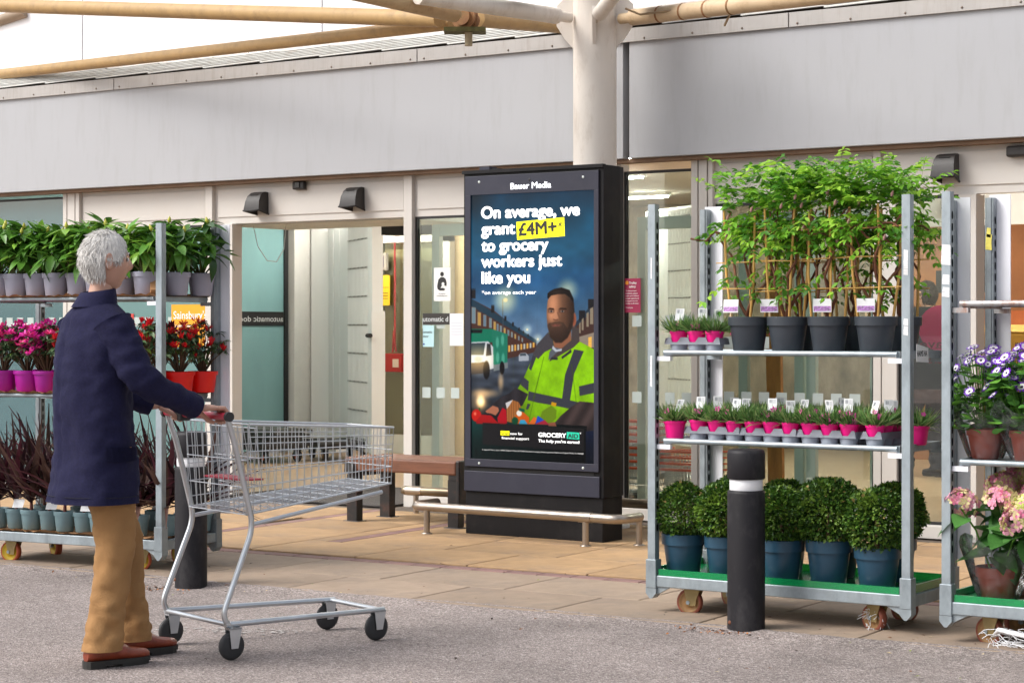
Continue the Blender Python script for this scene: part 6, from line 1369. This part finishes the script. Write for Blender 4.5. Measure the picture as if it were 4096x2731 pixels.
t, w_, h = poster('window_sign', 'red round warning sticker in the left window', -12.34, -12.2, 1.28, 1.50, pc('sticker_red', (.55, .06, .05)))
t, w_, h = poster('window_poster', 'white breastfeeding welcome poster on the glass left of the kiosk', -9.02, -8.865, 1.585, 1.84, pc('poster_white', (.80, .80, .78)))
ic = MB()
def disc2(cx, cz, r, n=22, sx=1.): return [(cx+sx*r*math.cos(a), cz+r*math.sin(a)) for a in np.linspace(0, 2*math.pi, n, endpoint=False)]
ic.prism(disc2(0, .205, .017), -.003, -.0017, 'y'); ic.prism([(-.012, .182), (.014, .182), (.034, .168), (.044, .135), (.040, .112), (.018, .122), (.0, .118), (-.01, .105), (.02, .096), (.030, .088), (.018, .080), (-.022, .080), (-.042, .092), (-.046, .115), (-.034, .165)], -.003, -.0017, 'y')
obj('emblem', ic, bink, t); ic = MB(); ic.prism(disc2(.010, .130, .013), -.0042, -.0032, 'y'); ic.prism([(.0, .118), (.018, .116), (.006, .100), (-.012, .100)], -.0042, -.0032, 'y'); obj('emblem_inset', ic, pc('poster_white2', (.80, .80, .78)), t)
lettering('We welcome', (0, -.0025, .052), bink, t, width=.062, height=.0095, align='CENTER', bold=.01); lettering('breastfeeding here', (0, -.0025, .036), bink, t, width=.098, height=.0095, align='CENTER', bold=.01)
t, w_, h = poster('door_strip', 'black strip sign with grey automatic door lettering on the glass', -9.125, -8.80, 1.405, 1.492, pc('strip_black', (.025, .022, .02)), cat='sign')
lettering('utomatic d', (-w_/2+.004, -.0025, .024), pc('print_silver', (.62, .66, .66)), t, width=.235, height=.040, bold=.012)
t, w_, h = poster('window_poster', 'pale blue automatic door notice on the glass below the black strip', -9.125, -9.02, 1.235, 1.40, pc('notice_blue', (.45, .68, .72)))
lettering('omatic', (-w_/2+.003, -.0025, .105), bink, t, width=.085, height=.020, bold=.01); lettering('door', (-w_/2+.003, -.0025, .072), bink, t, width=.052, height=.020, bold=.01); obj('flag_mark', MB().box((-.05, -.003, .015), (-.035, -.0017, .026)), pc('mark_blue', (.02, .05, .3)), t)
t, w_, h = poster('window_poster', 'white printed notice on the glass just left of the kiosk', -8.868, -8.74, 1.245, 1.49, pc('notice_white2', (.76, .77, .80)), y=GY-.004)
for k_ in range(5): obj('print_line', MB().box((-.05, -.003, .17-.022*k_), (.05, -.0017, .177-.022*k_)), pc('print_faint', (.62, .65, .7)), t)
t, w_, h = poster('window_poster', 'crimson trolley safety poster on the glass right of the kiosk', -7.318, -7.185, 1.49, 1.735, pc('poster_crimson', (.30, .008, .06)), y=12.295)
for k_, tx in enumerate(('Trolley', 'safety')): lettering(tx, (-.028, -.0025, .205-.026*k_), wink, t, width=(.062, .055)[k_], height=.017, bold=.02)
for k_, tx in enumerate(('To help prevent', 'accidents, please', 'make sure children', 'remain seated and', 'strapped into the', 'trolley at all times.', 'Thank you')): lettering(tx, (-.058, -.0025, .152-.018*k_-(.012 if k_ == 6 else 0)), wink, t, width=(.09, .10, .11, .11, .10, .11, .06)[k_], height=.009, bold=.015)
obj('badge', MB().prism(disc2(-.046, .213, .014), -.003, -.0017, 'y'), pc('badge_orange', (.8, .3, .02)), t)
t, w_, h = poster('window_poster', 'dark poster with a magenta disc and mirrored lettering behind the right trolley', -5.2, -4.84, .98, 1.52, pc('poster_dark', (.05, .045, .055)), y=12.34)
obj('disc', MB().prism(disc2(.07, .40, .15), -.003, -.0017, 'y'), pc('disc_magenta', (.75, .01, .14)), t)
for tx, z, ww in (('save', .27, .20), ('more', .17, .14)):
    l = lettering(tx, (.13, -.0036, z), pc('ink_maroon', (.22, .01, .04)), t, width=ww, height=.06, bold=.02); l.scale = (-1, 1, 1)
t, w_, h = poster('wall_notice', 'yellow trolley notice on the tan foyer wall', -13.345, -13.195, 1.62, 1.95, pc('notice_yellow', (.75, .50, .02)), y=17.19, cat='sign')
lettering('Trolleys may lock', (-.06, -.0025, .19), bink, t, width=.12, height=.016, bold=.02)
for k_ in range(3): obj('print_line', MB().box((-.06, -.003, .13-.03*k_), (.05, -.0017, .14-.03*k_)), pc('ink_brown', (.25, .16, .02)), t)
t = thing('keypad', 'small grey wall keypad above the yellow notice', 'keypad', (-13.28, 17.20, 2.0)); obj('case', MB().box((-.06, -.05, 0), (.06, 0, .19)), pc('keypad_grey', (.35, .33, .28)), t, bevel=.005); obj('display', MB().box((-.035, -.053, .03), (.035, -.0505, .16)), pc('keypad_dark', (.1, .09, .12)), t)
t = thing('fire_conduit', 'red conduit running down the tan wall to a fire call point', 'conduit', (-13.12, 17.18, 0)); obj('pipe', MB().tube([(0, 0, 2.3), (0, 0, 1.2), (.02, 0, 1.12)], .011, 8).tube([(-.03, 0, 1.11), (-.012, 0, 1.35)], .012, 6), pc('fire_red', (.26, .03, .025)), t); obj('call_point', MB().box((-.10, -.05, .90), (.12, .01, 1.1)), pc('fire_red2', (.32, .02, .015)), t, bevel=.006); obj('plate', MB().box((.01, -.054, .95), (.09, -.0505, 1.04)), pc('call_cream', (.6, .5, .4)), t)
# ================================================================== THINGS IN THE FOYER
def aircurtain(loc, rz, L_, H_, label):
    t = thing('air_curtain_panel', label, 'panel', loc, rz, 'ribbed white air curtain panels'); wm = mat('panel_white', (.70, .72, .71), .4, var=.04, scale=2, stretch=(1, 1, .3))
    obj('case', MB().box((0, 0, .09), (L_, .12, H_)), wm, t, bevel=.01); rb = MB(); dt = MB()
    x0 = L_*.48
    for i in range(15): x = x0+i*(L_*.45/15); rb.box((x, -.006, .10), (x+.010, -.0002, H_-.03))
    for i in (.12, .28): rb.box((L_*i, -.004, .10), (L_*i+.006, -.0002, H_-.03))
    for z in np.arange(.22, H_, .292):
        for i in range(15): x = x0+.012+i*(L_*.45/15); dt.prism(disc2(x+.005, z, .009, 8), -.0085, -.0065, 'y')
    obj('ribs', rb, wm, t, kind='stuff'); obj('perforations', dt, mat('perf_dark', (.06, .06, .055), .8), t, kind='stuff'); obj('edge', MB().box((L_, -.01, .05), (L_+.035, .13, H_*.62)), wm, t); obj('latch', MB().tube([(L_-.06, -.03, 1.28), (L_+.07, -.03, 1.28)], .022, 8), black, t)
a, b = Vector((-13.80, 16.88, 0)), Vector((-12.35, 15.79, 0)); d = b-a
aircurtain((a.x, a.y, .02), math.atan2(d.y, d.x), d.length, 2.46, 'tall white ribbed air curtain panel inside the left doorway')
a, b = Vector((-11.25, 19.35, 0)), Vector((-10.15, 18.5, 0)); d = b-a
aircurtain((a.x, a.y, .02), math.atan2(d.y, d.x), d.length, 2.66, 'tall white ribbed air curtain panel behind the glass right of the kiosk')
obj('foyer_post', MB().box((-14.1, 16.95, .02), (-13.75, 17.15, 2.7)), MATS['panel_white'], bld, loc=-B0)
def dolly(loc, rz, label, rimm):
    t = thing('stock_dolly', label, 'dolly', loc, rz, 'stock dollies in the foyer'); dk_ = mat('dolly_black', (.03, .03, .032), .6, var=.3)
    obj('deck', MB().box((-.42, -.28, .165), (.42, .28, .20)), dk_, t, bevel=.01); obj('skirt', MB().box((-.40, -.26, .13), (.40, .26, .1645)), dk_, t)
    for x in (-.30, .30):
        for y in (-.2, .2):
            c_ = obj('caster', MB().box((-.02, -.035, .06), (.02, -.028, .1295)).box((-.02, .028, .06), (.02, .035, .1295)), galv2, t, (x, y, 0)); obj('wheel', MB().lathe([(0, -.02), (.055, -.022), (.062, -.015), (.062, .015), (.055, .022), (0, .02)], 18, (0, 0, .062), 0, True, 'y'), wblk, c_); obj('rim', MB().lathe([(0, -.026), (.03, -.0245), (.032, -.0225)], 14, (0, 0, .062), 0, True, 'y'), rimm, c_)
    return t
dolly((-13.45, 15.42, .02), R(-15), 'black stock dolly on casters inside the left doorway, nearer one', mat('dolly_orange', (.6, .12, .03), .5)); dolly((-13.0, 16.05, .02), R(-38), 'black stock dolly beside the ribbed panel, farther one', rim_b)
for i in range(3):
    obj('stacked_tray', MB().box((-.40, -.26, .0), (.40, .26, .035)).box((-.36, -.22, .0352), (.36, .22, .045)), mat('tray_dark%d' % i, (.035+.02*i, .035+.02*i, .035+.015*i), .6, var=.3), loc=(-13.45+.02*i, 15.42, .2215+.0465*i), rot=(0, 0, R(-15+4*i)), label='dark flat crate on the nearer dolly, %s from the bottom' % ORD[i], category='crate', group='flat crates on the dolly')
# wire baskets by the window
def basket(loc, rz, label, group):
    t = thing('shopping_basket', label, 'basket', loc, rz, group); wm = mat('basket_wire', (.42, .44, .44), .4, metal=.6); om = mat('basket_orange', (.62, .075, .02), .45)
    def rect(a, b, z): return [(-a, -b, z), (a, -b, z), (a, b, z), (-a, b, z), (-a, -b, z)]
    mb = MB(); rw = MB()
    for z, k_ in ((0, .82), (.06, .88), (.12, .94)): mb.tube(rect(.20*k_, .14*k_, z), .0025, 4, caps=False)
    for x in np.linspace(-.18, .18, 13):
        for sg in (-1, 1): mb.tube([(x*.82, sg*.14*.82, 0), (x, sg*.14, .18)], .002, 4, caps=False)
    for y in np.linspace(-.12, .12, 9):
        for sg in (-1, 1): mb.tube([(sg*.20*.82, y*.82, 0), (sg*.2, y, .18)], .002, 4, caps=False)
        mb.tube([(-.164, y*.82, 0), (.164, y*.82, 0)], .002, 4, caps=False)
    rw.tube(rect(.205, .145, .18), .006, 6, caps=False); rw.tube(bend([(-.19, -.145, .18), (-.19, -.155, .19), (.19, -.155, .19), (.19, -.145, .18)], .01), .005, 6)
    obj('wires', mb, wm, t); obj('rim', rw, om, t); return t
bks = thing('basket_stand', 'low black stand under the stacked baskets behind the glass', 'stand', (-7.40, 13.05, .02)); obj('deck', MB().box((-.50, -.22, .08), (.55, .22, .12)), black, bks, bevel=.01); 
for x in (-.4, .45): obj('foot', MB().box((x-.04, -.18, 0), (x+.04, .18, .0795)), black, bks)
bp0 = basket((-7.62, 13.05, .145), 0, 'red rimmed wire basket, lowest of the tall stack behind the glass', 'baskets in the tall stack')
for i in range(1, 8):
    c_ = copy_tree(bp0); c_.location.z += .05*i; c_['label'] = 'red rimmed wire basket, %s from the bottom of the tall stack' % ORD[i]
for i in range(4):
    c_ = copy_tree(bp0); c_.location = (-7.17, 13.05, .145+.045*i); c_['group'] = 'baskets in the low stack'; c_['label'] = 'red rimmed wire basket, %s from the bottom of the low stack' % ORD[i]
# information stand, guitar picture and panels in the right doorway
t = thing('info_stand', 'yellow information stand with a dark screen inside the right doorway', 'kiosk', (-5.25, 14.5, .02)); ym_ = mat('info_yellow', (.58, .32, .04), .5, var=.06)
obj('body', MB().box((-.42, -.2, 0), (.55, .2, 1.33)), ym_, t, bevel=.02); obj('top', MB().prism([(-.2, 1.331), (.2, 1.331), (.16, 1.385), (-.12, 1.385)], -.42, .55, 'x'), ym_, t); obj('screen', MB().box((-.30, -.206, .95), (-.05, -.2005, 1.22)), mat('dark_screen', (.02, .02, .025), .15), t, bevel=.003); lettering('INFO', (.10, -.203, 1.22), bink, t, width=.09, height=.035, bold=.02)
t = thing('wall_display', 'orange and brown display board on the back wall of the store', 'display', (-6.9, 19.38, 1.05)); obj('board', MB().box((-.3, -.03, 0), (.3, 0, .5)), mat('display_orange', (.5, .13, .03), .6), t); obj('panel', MB().box((-.2, -.036, .1), (.0, -.0305, .35)), mat('display_pink', (.4, .2, .2), .6, var=.8, scale=80), t)
t = thing('hanging_sign', 'dark rectangular sign hanging over the store interior', 'sign', (-7.2, 18.6, 1.72)); obj('board', MB().box((-.3, -.02, 0), (.3, 0, .22)), pc('sign_dark', (.02, .02, .02)), t); obj('rod', MB().tube([(-.2, -.01, .22), (-.2, -.01, 1.12)], .006, 6).tube([(.2, -.01, .22), (.2, -.01, 1.12)], .006, 6), black, t)
t = thing('red_display', 'tall red poster panel deep inside behind the right hand glass', 'display', (-11.6, 20.9, .8)); obj('panel', MB().box((-.35, -.03, 0), (.35, 0, 1.3)), mat('display_red', (.40, .05, .025), .6, var=.6, scale=5), t); obj('frame', MB().box((-.40, -.02, -.05), (-.36, .0, 1.35)).box((.36, -.02, -.05), (.40, 0, 1.35)), pg, t)
# rusty board leaning behind the door glass
obj('scaffold_board', MB().box((-.055, -.02, 0), (.055, .02, 1.75)), mat('rusty_board', (.50, .20, .06), .8, var=.35, scale=6, stretch=(2, 2, .5)), loc=(-6.27, 12.62, .02), rot=(R(2), 0, 0), label='rust streaked upright board just behind the right door glass', category='board')
wl_ = [(-10.95, 12.42, 2.22), (-10.9, 12.42, 2.05), (-10.8, 12.42, 1.93), (-10.7, 12.42, 1.92), (-10.62, 12.42, 2.02), (-10.60, 12.42, 2.22)]
obj('hanging_wire', MB().tube([Vector(p)-Vector(wl_[0]) for p in wl_], .0035, 5), mat('wire_grey', (.4, .4, .38), .6), loc=wl_[0], label='thin grey wire hanging in a loop under the left door head', category='wire')
# ================================================================== LITTER
lv = leaf_t(1, .5, .15, .3, 2); rg2 = np.random.default_rng(77); n = 190
X = rg2.uniform(-9.5, -2.6, n); Yv = np.where(rg2.random(n) < .6, rg2.normal(8.0, .35, n), rg2.uniform(5.5, 10.3, n)); P = np.stack([X, Yv, np.full(n, .018)], 1); D = np.stack([rg2.normal(size=n), rg2.normal(size=n), rg2.normal(0, .12, n)], 1)
put('leaf_litter', bulk('leaf_litter', *lv, P, frame_mats(D, rg2.uniform(-.3, .3, n), rg2.uniform(.008, .03, n)), [mat('litter_brown', (.17, .07, .03), .8), mat('litter_pale', (.5, .40, .22), .8), mat('litter_green', (.20, .24, .03), .7), mat('litter_dark', (.06, .04, .03), .9)], rg2.choice(4, n, p=[.4, .22, .08, .3])), None, kind='stuff')
for (cx, cy, nm, nn) in ((-4.32, 8.03, 'bark_crumbs', 130), (-7.5, 7.66, 'bark_crumbs', 170)):
    P = np.stack([rg2.normal(cx, .13, nn), rg2.normal(cy, .05, nn), np.full(nn, .010)], 1); D = np.stack([rg2.normal(size=nn), rg2.normal(size=nn), rg2.normal(0, .2, nn)], 1)
    put(nm, bulk(nm, *lv, P, frame_mats(D, rg2.uniform(-1, 1, nn), rg2.uniform(.006, .022, nn)), [MATS['litter_brown'], mat('litter_orange', (.42, .16, .04), .8), MATS['litter_dark']], rg2.integers(0, 3, nn)), None, kind='stuff')
